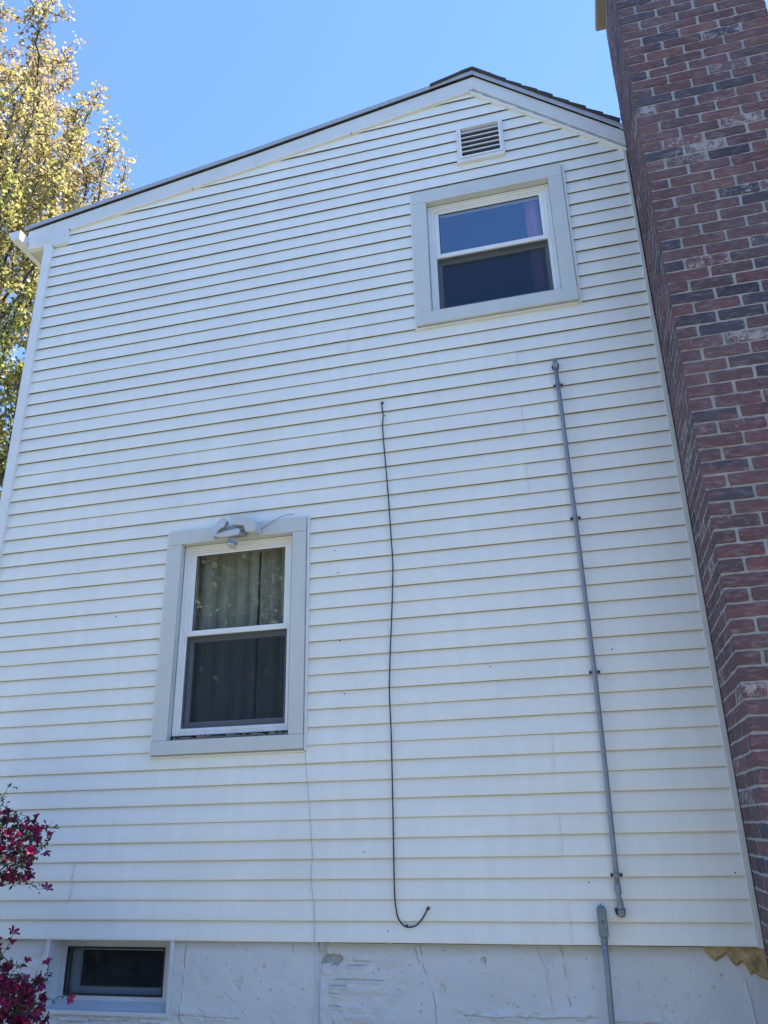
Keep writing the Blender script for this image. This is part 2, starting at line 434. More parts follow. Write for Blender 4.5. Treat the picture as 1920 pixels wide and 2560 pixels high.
# siding on the side wall (unseen side face) 
sw = MB()
for k in range(51):
    z = k * E
    sw.poly([(-4.036, .12, z), (-4.036, D, z), (-4.024, D, z + E + .004), (-4.024, .12, z + E + .004)])
sw.build('side_siding', MS['siding'], house, fix=False)
# right J channel at the chimney
jc = MB()
def slab(mb, f0, f1, z0, z1, y0, y1, n=1):
    mb.hexa([(f0(z0), y0, z0), (f1(z0), y0, z0), (f1(z0), y1, z0), (f0(z0), y1, z0)], [(f0(z1), y0, z1), (f1(z1), y0, z1), (f1(z1), y1, z1), (f0(z1), y1, z1)])
slab(jc, lambda z: xR(z) - .004, lambda z: xR(z) + .016, -.006, 3.552, -.011, .02)
slab(jc, lambda z: xR(z) - .006, lambda z: xR(z) + .014, 3.553, 4.985, -.0125, .02)
slab(jc, lambda z: xR(z) - .012, lambda z: xR(z) - .0042, -.004, 3.552, -.004, .02)
jc.build('corner_channel', MS['rch'], house, bevel=.002)

# ---- roof
def roof_top(x, lift=0): return ztop(x) + lift
rf = MB()
LX = -4.275
def slope_slab(mb, x0, x1, y0, y1, lift0, lift1):
    a, b = ztop(x0), ztop(x1)
    mb.prism([(x0, a + lift0), (x1, b + lift0), (x1, b + lift1), (x0, a + lift1)], y0, y1)
slope_slab(rf, LX, -2.129, .027, D + .2, -.085, -.006); slope_slab(rf, -2.129, -.322, .027, D + .2, -.085, -.006)
rx1 = 3.62
def rtz(x): return 6.025 - .848 * (x + .322)
for xa, xb, ya in ((-.322, .64, .027), (.64, 1.60, .03), (1.60, rx1, .027)):
    rf.prism([(xa, rtz(xa) - .11), (xb, rtz(xb) - .11), (xb, rtz(xb) - .004), (xa, rtz(xa) - .004)], ya, D + .2)
roof = rf.build('roof', MS['shingle'], house)
# shingle courses on the steep right slope: stepped, ragged at the rake
sh = MB()
ca, sa = 1 / 1.3112, .848 / 1.3112
s_ = .02; ncs = 0
while s_ < 5.0:
    e = .142
    for (ya, yb) in ((-.043 - random.uniform(0, .008), .35), (.352, D + .22)):
        xm = -.322 + (s_ + .07) * ca
        if .62 < xm < 1.62: ya = max(ya, .03)
        if ya > yb: continue
        t0 = .006; t1 = .018 + random.uniform(0, .008)
        def P(s, h): return (-.322 + s * ca + h * sa, 6.025 - s * sa + h * ca)
        pts = [P(s_ - .01, 0.0), P(s_ - .01, t0 + .006), P(s_ + e * .4, t0 + .013 + random.uniform(-.002, .003)), P(s_ + e, t1 + .006), P(s_ + e + .004, t1 - .003), P(s_ + e, 0)]
        sh.prism(pts, ya, yb)
    s_ += e
sh.build('shingle_courses', MS['shingle'], roof)
# ridge cap: overlapping bent caps along the ridge
rc = MB(); yy = -.046; i = 0
while yy < D + .2:
    h = .019 + .004 * (i % 2); ln = .34 if i == 0 else .30
    L = [(-.322 - ln, ztop(-.322 - ln) + h - .012), (-.322 - ln * .4, ztop(-.322 - ln * .4) + h + .004), (-.40, ztop(-.40) + h + .012), (-.322, 6.025 + h + .012), (-.25, rtz(-.25) + h + .012),
         (-.322 + .3 * ca, rtz(-.322 + .3 * ca) + h + .006)]
    rc.prism([(x, z) for x, z in L] + [(x, z - .024) for x, z in reversed(L)], yy, yy + .17)
    yy += .142 if i else .165; i += 1
rc.build('ridge_cap', MS['shingle'], roof)
# ---- rake boards, drip edge
def band(mb, P, t0, t1, y0, y1, xs=None, xe=None):
    """band under polyline P between vertical drops t0 > t1 (both below)"""
    pts = [p for p in P]
    if xs is not None: pts = [(xs, lerp_line(P, xs))] + [p for p in P if p[0] > xs]
    if xe is not None: pts = [p for p in pts if p[0] < xe] + [(xe, lerp_line(P, xe))]
    for (xa, za), (xb, zb) in zip(pts, pts[1:]):
        mb.prism([(xa, za - t1), (xb, zb - t1), (xb, zb - t0), (xa, za - t0)], y0, y1)
dr = MB()
band(dr, LTOP, 0, .034, -.036, -.0285); band(dr, LTOP, -.003, 0, -.036, .06)
band(dr, [(-.322, 6.025), (.697, rtz(.697))], .001, .044, -.035, -.0285)
dr.build('drip_edge', MS['drip'], house, bevel=.001)
gp = MB(); band(gp, LTOP, .0345, .0455, -.0165, .02, xs=-4.235)
gp.build('rake_shade_strip', MS['dark'], house)  # near-black strip standing in for the shadow line under the drip edge
fa = MB()
band(fa, LTOP, .046, .168, -.0150, .0255, xs=-4.222)
FR = [(-.322, 6.025), (.697, rtz(.697))]
band(fa, FR, .045, .178, -.0150, .0255)
fa.build('rake_board', MS['fascia'], house, bevel=.002)
fb = MB()
band(fb, LTOP, .168, .183, -.0185, .0255, xs=-3.80, xe=-2.69)
band(fb, LTOP, .165, .181, -.0175, .0255, xs=-2.685, xe=-1.32)
band(fb, LTOP, .168, .182, -.0195, .0255, xs=-1.315, xe=-.362)
band(fb, [(-.362, ztop(-.362) + .03), (.697, rtz(.697))], .204, .2265, -.0195, .0255)
fb.build('rake_trim', MS['jch'], house, bevel=.004)
# boxed return at the left eave
br = MB()
br.prism([(-4.206, 5.199), (-3.836, 5.194), (-3.838, 5.330), (-4.200, 5.279)], -.0175, .0255)
br.prism([(-4.2, 5.281), (-3.85, 5.332), (-3.85, 5.36), (-4.21, 5.40)], -.0135, .0255)
br.build('eave_return', MS['fascia'], house, bevel=.002)
br = MB(); br.box(-3.834, -3.818, -.021, .02, 5.190, 5.325); br.box(-3.945, -3.834, -.021, .02, 5.186, 5.1935)
br.build('return_channel', MS['jch'], house, bevel=.002)
# eave soffit and fascia running back
so_ = MB(); so_.box(-4.2, -4.0, .027, D, 5.205, 5.215)
for i in range(8): so_.box(-4.19, -4.01, .3 + i * .4, .306 + i * .4, 5.2, 5.2045)
so_.build('soffit', MS['soffit'], house)
ef = MB(); ef.box(-4.207, -4.201, .027, D, 5.195, 5.40); ef.build('eave_fascia', MS['fascia'], house)
# gutter with end cap (K profile)
gt = MB()
gprof = [(-4.212, 5.327), (-4.212, 5.237), (-4.285, 5.232), (-4.300, 5.262), (-4.322, 5.285), (-4.326, 5.318), (-4.318, 5.322), (-4.318, 5.29), (-4.296, 5.266), (-4.281, 5.236), (-4.215, 5.241), (-4.215, 5.327)]
gt.prism(gprof, -.115, D)
gt.prism([(-4.212, 5.327), (-4.212, 5.237), (-4.285, 5.232), (-4.300, 5.262), (-4.322, 5.285), (-4.326, 5.318)], -.118, -.1152)
gt.build('gutter', MS['fascia'], house, bevel=.0015)

# ---- attic vent
vt = MB(); vt.ring((-.490, -.139, 5.150, 5.482), (-.456, -.172, 5.196, 5.466), -.013, .02)
vent = vt.build('attic_vent', MS['jch'], house, bevel=.003)
v2 = MB(); v2.ring((-.4705, -.1575, 5.178, 5.476), (-.4555, -.1725, 5.19, 5.4655), -.021, -.0165)
v2.build('vent_frame', MS['vinyl'], vent, bevel=.002)
vs = MB(); vs.box(-.497, -.140, -.022, .01, 5.140, 5.166); vs.build('sill', MS['jch'], vent, bevel=.003)
for i in range(6):
    z = 5.198 + i * .0455
    lv = MB(); lv.hexa([(-.456, -.012, z), (-.172, -.012, z), (-.172, -.009, z - .001), (-.456, -.009, z - .001)], [(-.456, .014, z + .018), (-.172, .014, z + .018), (-.172, .0155, z + .0155), (-.456, .0155, z + .0155)])
    lv.box(-.456, -.172, -.0145, -.0115, z - .005, z + .003)
    lv.build('louver_slat', MS['vinyl'], vent)
vb = MB(); vb.box(-.46, -.168, .0205, .0245, 5.17, 5.47); vb.build('vent_screen', MS['sframe'], vent)

# ---- double-hung windows
def double_hung(name, O, CO, sash_z, lab_, sillz, debris=False, glass='glass'):
    """O: opening (x0,x1,z0,z1); CO: casing outer; sash_z: (rail bottom, rail top)"""
    x0, x1, z0, z1 = O
    cs = MB()
    y0 = -.026
    cs.box(CO[0], x0, y0, .022, z0 - .002, z1)              # left casing
    cs.box(x1, CO[1], y0, .022, z0 - .002, z1)
    cs.box(CO[0], CO[1], y0 - .001, .022, z1 + .001, CO[3])  # head
    win = cs.build(name, MS['trim'], house, bevel=.003); lab(win, lab_)
    jl = MB(); jl.box(x0 - .004, x0, .0225, .14, z0, z1); jl.box(x1, x1 + .004, .0225, .14, z0, z1); jl.box(x0, x1, -.02, .14, z1 + .0002, z1 + .0008); jl.box(x0, x1, .0, .14, z0 - .006, z0 - .001)
    jl.build('jamb', MS['trim'], win)
    sl_ = MB(); sl_.box(CO[0] - .006, CO[1] + .002, y0 - .006, .022, CO[2], z0 - .003)
    sl_.build('sill', MS['trim'], win, bevel=.004)
    jc_ = MB()
    jc_.box(CO[0] - .018, CO[0] - .001, -.012, .02, CO[2] - .004, CO[3] + .002)
    jc_.box(CO[1] + .003, CO[1] + .020, -.012, .02, CO[2] - .008, CO[3] + .006)
    jc_.box(CO[0] - .018, CO[1] + .0025, -.010, .02, CO[2] - .018, CO[2] - .0065)
    jc_.box(CO[0], CO[1], -.007, .02, CO[3] + .001, CO[3] + .006)
    jc_.build('window_channel', MS['jch'], win, bevel=.002)
    zb = z0 + (.028 if debris else .002)
    fr = MB(); fx0, fx1, fz0, fz1 = x0 + .0005, x1 - .0005, zb, z1 - .0005
    steps = [(0, .014, .030), (.014, .026, .037), (.026, .037, .033), (.037, .048, .043)]
    for a, b, y in steps:
        fr.ring((fx0 + a, fx1 - a, fz0 + a * .9, fz1 - a), (fx0 + b, fx1 - b, fz0 + b * .9, fz1 - b), y, .115)
    fr.build('window_frame', MS['vinyl'], win, bevel=.0015)
    ix0, ix1, iz0, iz1 = fx0 + .0485, fx1 - .0485, fz0 + .045, fz1 - .0485
    rb, rtp = sash_z
    us = MB(); gx0, gx1 = x0 + .077, x1 - .077
    us.ring((ix0, ix1, rb, iz1), (gx0, gx1, rtp + .001, z1 - .066), .048, .078)
    us.box(ix0 - .006, ix1 + .006, .038, .0475, rb, rtp)
    us.build('upper_sash', MS['vinyl'], win, bevel=.002)
    p = MB(); p.poly([(gx0 - .004, .060, rtp - .004), (gx1 + .004, .060, rtp - .004), (gx1 + .004, .060, z1 - .062), (gx0 - .004, .060, z1 - .062)]); p.build('pane', MS[glass], win, fix=False)
    gk = MB(); gk.ring((gx0 - .001, gx1 + .001, rtp, z1 - .065), (gx0 + .004, gx1 - .004, rtp + .005, z1 - .070), .0555, .0595); gk.build('glazing_seal', MS['black'], win)
    ls = MB(); ls.ring((ix0 + .002, ix1 - .002, iz0 + .002, rb + .03), (ix0 + .028, ix1 - .028, iz0 + .040, rb - .028), .083, .112)
    ls.box(ix0 + .003, ix1 - .003, .076, .0828, rb - .034, rb - .026)
    ls.build('lower_sash', MS['vinyl'], win, bevel=.002)
    p = MB(); p.poly([(ix0 + .024, .096, iz0 + .036), (ix1 - .024, .096, iz0 + .036), (ix1 - .024, .096, rb - .024), (ix0 + .024, .096, rb - .024)]); p.build('pane', MS[glass], win, fix=False)
    sc = MB(); sc.ring((ix0 + .0005, ix1 - .0005, iz0 + .0005, rb - .0005), (ix0 + .012, ix1 - .012, iz0 + .010, rb - .012), .050, .058)
    scf = sc.build('screen_frame', MS['sframe'], win)
    sm = MB(); sm.poly([(ix0 + .008, .056, iz0 + .008), (ix1 - .008, .056, iz0 + .008), (ix1 - .008, .056, rb - .008), (ix0 + .008, .056, rb - .008)])
    sm.build('insect_screen', MS['screen'], win, fix=False)
    if debris:
        db = MB(); rd = random.Random(3)
        x = x0 + .03
        while x < x1 - .01:
            l = rd.uniform(.015, .06); h = rd.uniform(.008, .026)
            db.prism([(x, z0 - .001), (x + l, z0 - .001), (x + l * .9, z0 + h * rd.uniform(.3, 1)), (x + l * .4, z0 + h), (x + .002, z0 + h * rd.uniform(.3, 1))], -.018 + rd.uniform(0, .012), .04)
            x += l * .92
        db.build('caulk_debris', MS['debris'], win)
    return win
w1 = double_hung('window', (-2.516, -1.729, 1.082, 2.347), (-2.614, -1.638, .996, 2.445), (1.733, 1.767),
                 'tall double-hung window with floodlight over it and beige curtains', .08, True, 'glass2')
w2 = double_hung('window', (-.748, .137, 3.866, 4.823), (-.850, .236, 3.762, 4.928), (4.352, 4.385),
                 'wide double-hung window under the attic vent', .08)

# ---- basement window
bw = MB()
bw.ring((-3.200, -2.385, -.372, .02), (-3.176, -2.408, -.350, -.004), .001, .05)
bw.ring((-3.190, -2.395, -.362, .01), (-3.178, -2.406, -.352, -.006), .0505, .15)
bwin = bw.build('basement_window', MS['bvinyl'], house, bevel=.003); lab(bwin, 'small basement window in the painted foundation')
b2 = MB(); b2.ring((-3.176, -2.407, -.350, -.006), (-3.138, -2.505, -.298, -.052), .130, .158); b2.build('sash', MS['bvinyl'], bwin, bevel=.002)
b3 = MB(); b3.ring((-3.139, -2.504, -.299, -.051), (-3.130, -2.513, -.290, -.060), .126, .140); b3.build('glazing_seal', MS['black'], bwin)
b4 = MB(); b4.poly([(-3.131, .135, -.291), (-2.512, .135, -.291), (-2.512, .135, -.059), (-3.131, .135, -.059)]); b4.build('pane', MS['bglass'], bwin, fix=False)
b5 = MB(); b5.ring((-3.15, -2.50, -.31, -.045), (-3.102, -2.556, -.268, -.078), .205, .235); b5.build('storm_sash', MS['bvinyl'], bwin)
b6 = MB(); b6.hexa([(-3.176, .052, -.3515), (-2.408, .052, -.3515), (-2.408, .13, -.3515), (-3.176, .13, -.3515)], [(-3.176, .052, -.348), (-2.408, .052, -.348), (-2.408, .13, -.322), (-3.176, .13, -.322)])
b6.build('sill', MS['bvinyl'], bwin, bevel=.003)
b7 = MB(); b7.ring((-3.19, -2.40, -.365, 0), (-3.149, -2.501, -.309, -.046), .16, .36)
b7.build('well', MS['wood'], bwin)

# ---- foundation: relief of parging, ledges, cracks, pits
def vnoise(x, z, seed):
    r = np.random.default_rng(seed); T = r.random((256, 256))
    xi = np.floor(x).astype(int); zi = np.floor(z).astype(int); fx = x - xi; fz = z - zi
    fx = fx * fx * (3 - 2 * fx); fz = fz * fz * (3 - 2 * fz)
    g_ = lambda a, b: T[a % 256, b % 256]
    return (g_(xi, zi) * (1 - fx) + g_(xi + 1, zi) * fx) * (1 - fz) + (g_(xi, zi + 1) * (1 - fx) + g_(xi + 1, zi + 1) * fx) * fz
def fbm(x, z, s, o_=5, f=1.0):
    t = 0; a = .5
    for i in range(o_): t = t + a * (vnoise(x * f, z * f, s + i) - .5); f *= 2.05; a *= .52
    return t
dx = .0035
xs = np.arange(-4.02, 1.7, dx); zs = np.concatenate([np.arange(.012, -.43, -dx), np.array([-.46, -.55, -.7, -.9, -1.08])])
X, Z = np.meshgrid(xs, zs, indexing='ij')
h = .010 * fbm(X * 1.6, Z * 1.6, 3, 4) + .0035 * fbm(X * 14, Z * 14, 20, 4)
dirt_shade = np.zeros_like(X)
left = X < -1.548 + .006 * fbm(X * 0 + 3, Z * 20, 31, 3)
patch = np.exp(-((np.clip(np.abs(X + 1.33) - .19, 0, 9)) / .02) ** 2) * (X > -1.545)
led = np.floor((Z + .012 * fbm(X * 9, Z * 9, 41, 3)) / .042); ledf = np.modf(np.abs((Z + .010 * fbm(X * 9, Z * 9, 41, 3)) / .042))[0]
lr = np.clip((vnoise(X * 7 + led * 7.3, led * 1.3, 55) - .42) * 4, 0, 1)
h += patch * (lr * .0050 * (1 - ledf) + .010 * np.clip(fbm(X * 26, Z * 26, 61, 4), -.1, .3))
edge = np.exp(-((X + 1.530) / .012) ** 2) * (X > -1.548); h += edge * (.006 + .02 * fbm(X * 30, Z * 30, 70, 3))
def crack(pts, wd=.0022, depth=.004, jit=.012, seed=1):
    global h, dirt_shade
    pz = np.array([p[1] for p in pts]); px = np.array([p[0] for p in pts]); o_ = np.argsort(pz)
    cx = np.interp(Z, pz[o_], px[o_]) + jit * fbm(Z * 22, Z * 0 + seed, 80 + seed, 4)
    m = np.exp(-((X - cx) / wd) ** 2) * (Z > pz.min()) * (Z < pz.max())
    on = np.clip((vnoise(Z * 25, Z * 0 + seed, 90 + seed) - .25) * 3, 0, 1)
    h -= depth * m * on; dirt_shade = np.maximum(dirt_shade, .55 * m * on)  # crack darkness painted in as occlusion shade
    ridge = np.exp(-((X - cx - .006) / .005) ** 2) * (Z > pz.min()) * (Z < pz.max()); h += .002 * ridge
crack([(-.99, -.01), (-.975, -.12), (-.93, -.25), (-.915, -.40)], seed=1)
crack([(-1.02, -.02), (-1.00, -.10)], seed=2)
crack([(-.275, 0), (-.262, -.10), (-.262, -.22), (-.25, -.27)], wd=.003, seed=3)
crack([(-.40, 0), (-.36, -.10), (-.335, -.30)], seed=4, depth=.002)
crack([(-.66, -.03), (-.655, -.1)], seed=5)
crack([(.56, -.14), (.585, -.40)], wd=.0016, seed=6)
crack([(-2.32, 0), (-2.335, -.38)], wd=.004, seed=7)
crack([(-3.25, 0), (-3.255, -.20)], wd=.005, seed=8)
crack([(-1.69, -.01), (-1.685, -.06)], seed=9)
# trowel gouges and a broken corner right of the vertical step
for (xa_, xb_, zc_) in ((-1.40, -1.28, -.112), (-1.47, -1.17, -.178), (-1.50, -1.38, -.206), (-1.50, -1.42, -.243), (-1.36, -1.24, -.092), (-1.50, -1.40, -.30)):
    zz_ = zc_ + .004 * fbm(X * 12, X * 0 + zc_ * 90, 150, 3)
    m_ = np.exp(-((Z - zz_) / .0030) ** 2) * np.clip((X - xa_) / .012, 0, 1) * np.clip((xb_ - X) / .03, 0, 1)
    h -= .0045 * m_; dirt_shade = np.maximum(dirt_shade, .5 * m_)
    h += .0030 * np.exp(-((Z - zz_ + .009) / .006) ** 2) * np.clip((X - xa_) / .02, 0, 1) * np.clip((xb_ - X) / .03, 0, 1)
for (xc_, zc_, rx_, rz_, dp_, dd_) in ((-1.475, -.088, .045, .020, .007, .55), (-1.51, -.055, .02, .03, .004, .2), (-.665, -.075, .016, .010, .005, .25), (-.33, -.06, .03, .02, .0025, .1), (-.88, -.20, .012, .03, .0025, .1), (-1.12, -.24, .02, .02, .0025, .1), (-2.0, -.2, .02, .03, .003, .15), (.30, -.22, .02, .012, .003, .3)):
    q_ = ((X - xc_) / rx_) ** 2 + ((Z - zc_) / rz_) ** 2 + 5.5 * fbm(X * 38, Z * 60, 160, 4)
    m_ = 1 / (1 + np.exp((q_ - 1) * 9)); h -= dp_ * m_; dirt_shade = np.maximum(dirt_shade, dd_ * m_)
# rough horizontal seam
def seam(zc, xa, xb, amp, wd=.018, seed=1):
    global h, dirt_shade
    zz = zc + .022 * fbm(X * 5, X * 0 + seed, 100 + seed, 4)
    m = np.exp(-((Z - zz) / wd) ** 2) * np.clip((X - xa) / .06, 0, 1) * np.clip((xb - X) / .06, 0, 1)
    n1 = fbm(X * 24, Z * 38, 110 + seed, 4)
    h += amp * m * (.35 + 2.2 * n1)
    ln = np.exp(-((Z - zz + .006) / .0022) ** 2) * m; h -= .005 * ln; dirt_shade = np.maximum(dirt_shade, .5 * ln * (vnoise(X * 30, Z * 0, 7) > .45))
seam(-.315, -.86, -.10, .008, seed=1); seam(-.33, -.10, .30, .007, seed=2); seam(-.36, .30, .62, .006, .03, seed=3)
seam(-.36, -2.4, -1.95, .005, .03, seed=4); seam(-.395, -3.2, -2.35, .012, .02, seed=5)
# scuffed flakes and pits
fl_ = np.clip(fbm(X * 10, Z * 10, 130, 5) - .17, 0, 1); h -= .0022 * np.clip(fl_ * 9, 0, 1); h += .0012 * fbm(X * 60, Z * 60, 140, 3)
r = np.random.default_rng(5)
for _ in range(210):
    a, b = r.uniform(-3.9, .9), r.uniform(-.42, -.01); s1 = r.uniform(.0018, .0048); el = r.uniform(.5, 1.8)
    i0, i1 = np.searchsorted(xs, [a - .03, a + .03]); 
    sx, sz = X[i0:i1], Z[i0:i1]
    m = np.exp(-(((sx - a) / s1) ** 2 + ((sz - b) / (s1 * el)) ** 2))
    h[i0:i1] -= .004 * m; dirt_shade[i0:i1] = np.maximum(dirt_shade[i0:i1], m * r.uniform(.1, .8))
h += .0030 * fbm(X * 9, Z * 9, 170, 5) * (X > -1.54)
h = h * 1.8 + np.where(left, .018, 0)
Y = .036 - h
Y = np.maximum(Y, np.where(Z > -.012, .014, .004))
nx, nz = X.shape
V = np.stack([X, Y, Z], -1).reshape(-1, 3)
ii, jj = np.meshgrid(np.arange(nx - 1), np.arange(nz - 1), indexing='ij'); b_ = (ii * nz + jj).ravel()
Fq = np.stack([b_, b_ + 1, b_ + nz + 1, b_ + nz], 1)
cx = V[Fq].mean(1)
keep = ~((cx[:, 0] > WB[0]) & (cx[:, 0] < WB[1]) & (cx[:, 2] > WB[2]) & (cx[:, 2] < WB[3] + .1))
fo = fast_mesh('foundation', V, Fq[keep], MS['found'], house, tone=dirt_shade.ravel(), attr='dirt_shade')
lab(fo, 'pale painted foundation wall with cracks and chipped patches')
fc = MB(); wall_with_holes(fc, -4.0, 3.3, -1.2, -.007, [WB], .07, .30)
fc.box(-4.0, -3.8, .301, D, -1.2, -.007); fc.box(3.1, 3.3, .301, D, -1.2, -.007); fc.box(-4, 3.3, D - .2, D, -1.2, -.021)
fc.build('foundation_core', MS['wood'], house)
# sprayed foam patch under the siding next to the chimney
fx = np.arange(.36, .76, .0035); fz = np.arange(.006, -.17, -.0035)
FX, FZ = np.meshgrid(fx, fz, indexing='ij')
px = [.36, .402, .415, .433, .452, .466, .49, .507, .52, .543, .555, .567, .580, .590, .598, .606, .63, .66, .70, .76]
pz = [.02, -.004, -.03, -.052, -.066, -.052, -.045, -.030, -.062, -.088, -.078, -.066, -.072, -.10, -.120, -.110, -.122, -.138, -.15, -.16]
px_s = np.linspace(.36, .76, 400); pz_s = np.interp(px_s, px, pz); ker = np.hanning(15); ker /= ker.sum(); pz_s = np.convolve(np.pad(pz_s, 7, 'edge'), ker, 'valid')
low = np.interp(FX, px_s, pz_s) + .012 * fbm(FX * 55, FZ * 0, 200, 4)
dd = (FZ - low)
th = np.clip(dd / .012, 0, 1) ** .6 * (.022 + .020 * fbm(FX * 12, FZ * 12, 210, 4) + .012 * np.abs(fbm(FX * 22 + 3 * FZ, FZ * 7, 220, 3)))
FY = .040 - th - .001
V = np.stack([FX, FY, FZ], -1).reshape(-1, 3); nz2 = FX.shape[1]
ii, jj = np.meshgrid(np.arange(FX.shape[0] - 1), np.arange(nz2 - 1), indexing='ij'); b_ = (ii * nz2 + jj).ravel()
Fq = np.stack([b_, b_ + 1, b_ + nz2 + 1, b_ + nz2], 1)
keep = dd.ravel()[Fq].max(1) > 0
lab(fast_mesh('foam_sealant', V, Fq[keep], MS['foam'], house, smooth=True), 'tan foam smeared under the siding beside the chimney')

# ------------------------------------------------------------------ chimney
CD = .62
def cxl(z): return .676 + .0045 * z
CH = .07335; ZP = 3.114
ZTOP = 6.160
cw = .853
core = MB()
core.hexa([(cxl(-1.1), -CD, -1.1), (cxl(-1.1) + cw, -CD, -1.1), (cxl(-1.1) + cw, .02, -1.1), (cxl(-1.1), .02, -1.1)],
          [(cxl(ZTOP), -CD, ZTOP), (cxl(ZTOP) + cw, -CD, ZTOP), (cxl(ZTOP) + cw, .02, ZTOP), (cxl(ZTOP), .02, ZTOP)])
chim = core.build('chimney', MS['mortar'], house); lab(chim, 'tall red brick chimney with whitewashed and blue bricks')
def brick_faces():
    V = []; Fc = []; T = []
    rb = random.Random(21)
    n0 = int((-1.08 - ZP) / CH); n1 = int((ZTOP - ZP) / CH)
    def kind():
        u = rb.random(); tone = min(1, max(0, rb.gauss(.5, .24)))
        if u < .11: return (tone, rb.uniform(.4, 1), rb.random() * .25)
        if u < .14: return (tone, rb.uniform(.25, .5), rb.random() * .2)
        if u < .215: return (tone, 0, rb.uniform(.5, .85))
        if u < .235: return (tone, 1, rb.uniform(.45, .65))
        if u < .36: return (tone, 0, rb.uniform(.22, .38))
        return (tone, 0, rb.random() * .15)
    def add(o_, ux, L, H, nv, kd, rag=.0022, proud=.0062):
        # o_: lower-left corner, ux: horizontal unit, nv: outward normal
        o_, ux, nv = Vector(o_), Vector(ux), Vector(nv); uz = Vector((0, 0, 1))
        nh = max(3, int(L / .022)); P = []
        per = [(i / nh * L, 0) for i in range(nh)] + [(L, 0), (L, H * .35), (L, H * .7)] + [(L - i / nh * L, H) for i in range(nh)] + [(0, H), (0, H * .65), (0, H * .3)]
        n = len(per); b = len(V); cxm, czm = L / 2, H / 2
        off = [(rb.gauss(0, rag * .5), rb.gauss(0, rag * .5)) for _ in per]
        bow = rb.uniform(-.002, .002); ph_ = rb.uniform(0, 6)
        off = [(a_ , c_ + bow * math.sin(3.1 * p_[0] / L + ph_)) for (a_, c_), p_ in zip(off, per)]
        off = [((a_ + (.0014 if p_[0] < 1e-6 else -.0014)) if (p_[1] < 1e-6 or p_[1] > H - 1e-6) and (p_[0] < 1e-6 or p_[0] > L - 1e-6) else a_, c_ + ((.0016 if p_[1] < 1e-6 else -.0016) if (p_[1] < 1e-6 or p_[1] > H - 1e-6) and (p_[0] < 1e-6 or p_[0] > L - 1e-6) else 0)) for (a_, c_), p_ in zip(off, per)]
        tilt = rb.uniform(-.0012, .0012)
        for ring, (ins, pr) in enumerate(((-.001, -.004), (0, proud * .75), (.0032, proud))):
            for (a, c), (da, dc) in zip(per, off):
                aa = a + da; cc = c + dc
                sa_ = ins * (1 if a < cxm else -1) if (a < .004 or a > L - .004) else 0; sc_ = ins * (1 if c < czm else -1) if (c < .004 or c > H - .004) else 0
                p = o_ + ux * (aa + sa_) + uz * (cc + sc_) + nv * (pr + tilt + (rb.gauss(0, .0004) if ring == 2 else 0))
                V.append((p.x, p.y, p.z)); T.append(kd)
        for k_ in range(2):
            for i in range(n):
                j = (i + 1) % n; Fc.append((b + k_ * n + i, b + k_ * n + j, b + (k_ + 1) * n + j, b + (k_ + 1) * n + i))
        Fc.append(tuple(b + 2 * n + i for i in range(n)))
    J = .0165; JB = .0120
    for r_ in range(n0, n1 + 1):
        zb_ = ZP + (r_ - 1) * CH + JB * .5; H = CH - JB
        if zb_ + H > ZTOP - .001: continue
        xl = cxl(zb_); st = (r_ % 2 == 0)
        cork = .010 if zb_ > 6.07 else 0
        ck = kind()
        # front
        xs_ = [0]; x = (.221 if st else .108) + rb.uniform(-.006, .006)
        while x < cw - .05:
            xs_.append(x); x += .232 + rb.uniform(-.009, .009)
        xs_.append(cw)
        for i, (a, b) in enumerate(zip(xs_, xs_[1:])):
            aa = a + (J * .5 + rb.uniform(-.002, .004) if i else -.0045 - cork); bb = b - (J * .5 if b < cw else -.0045 - cork)
            kd = ck if i == 0 else kind()
            add((xl + aa, -CD - cork, zb_ + rb.uniform(-.0015, .0015)), (1, 0, 0), bb - aa, H, (0, -1, 0), kd)
        ek = kind()
        # left side: corner brick shows its other dimension
        ys_ = [0]; y = (.108 if st else .221) + rb.uniform(-.005, .005)
        while y < CD - .04:
            ys_.append(y); y += .232 + rb.uniform(-.008, .008)
        ys_.append(CD + .015)
        for i, (a, b) in enumerate(zip(ys_, ys_[1:])):
            aa = a + (J * .5 if i else -.0055 - cork); bb = b - (J * .5 if b < CD else 0)
            kd = ck if i == 0 else kind()
            add((xl - cork, -CD + bb, zb_ + rb.uniform(-.0015, .0015)), (0, -1, 0), bb - aa, H, (-1, 0, 0), kd, proud=.0022)
            add((xl + cw + cork, -CD + aa, zb_), (0, 1, 0), bb - aa, H, (1, 0, 0), kind() if i else ek, proud=.006)
    me = bpy.data.meshes.new('brickwork'); me.from_pydata(V, [], Fc); me.update()
    a = me.color_attributes.new('tone', 'FLOAT_COLOR', 'POINT')
    a.data.foreach_set('color', np.array([(*t, 1) for t in T], np.float32).ravel())
    bm = bmesh.new(); bm.from_mesh(me); bmesh.ops.recalc_face_normals(bm, faces=bm.faces); bm.to_mesh(me); bm.free()
    me.materials.append(MS['brick'])
    o = bpy.data.objects.new('brickwork', me); S.collection.objects.link(o); o.parent = chim
brick_faces()
cc = MB(); cc.hexa([(.632, -CD - .06, 6.162), (1.60, -CD - .06, 6.162), (1.60, .0, 6.162), (.632, .0, 6.162)], [(.628, -CD - .065, 6.21), (1.605, -CD - .065, 6.21), (1.605, .012, 6.21), (.628, .012, 6.21)])
cc.box(.70, 1.53, -CD + .02, -.06, 6.211, 6.27)
cc.build('chimney_cap', MS['cap'], chim)
fu = MB()
for x in (.78, 1.16): fu.ring((0, 0, 0, 0), (0, 0, 0, 0), 0, 0) if False else fu.box(x, x + .26, -.46, -.18, 6.272, 6.52)
fu.build('flue', MS['clay'], chim, bevel=.01)
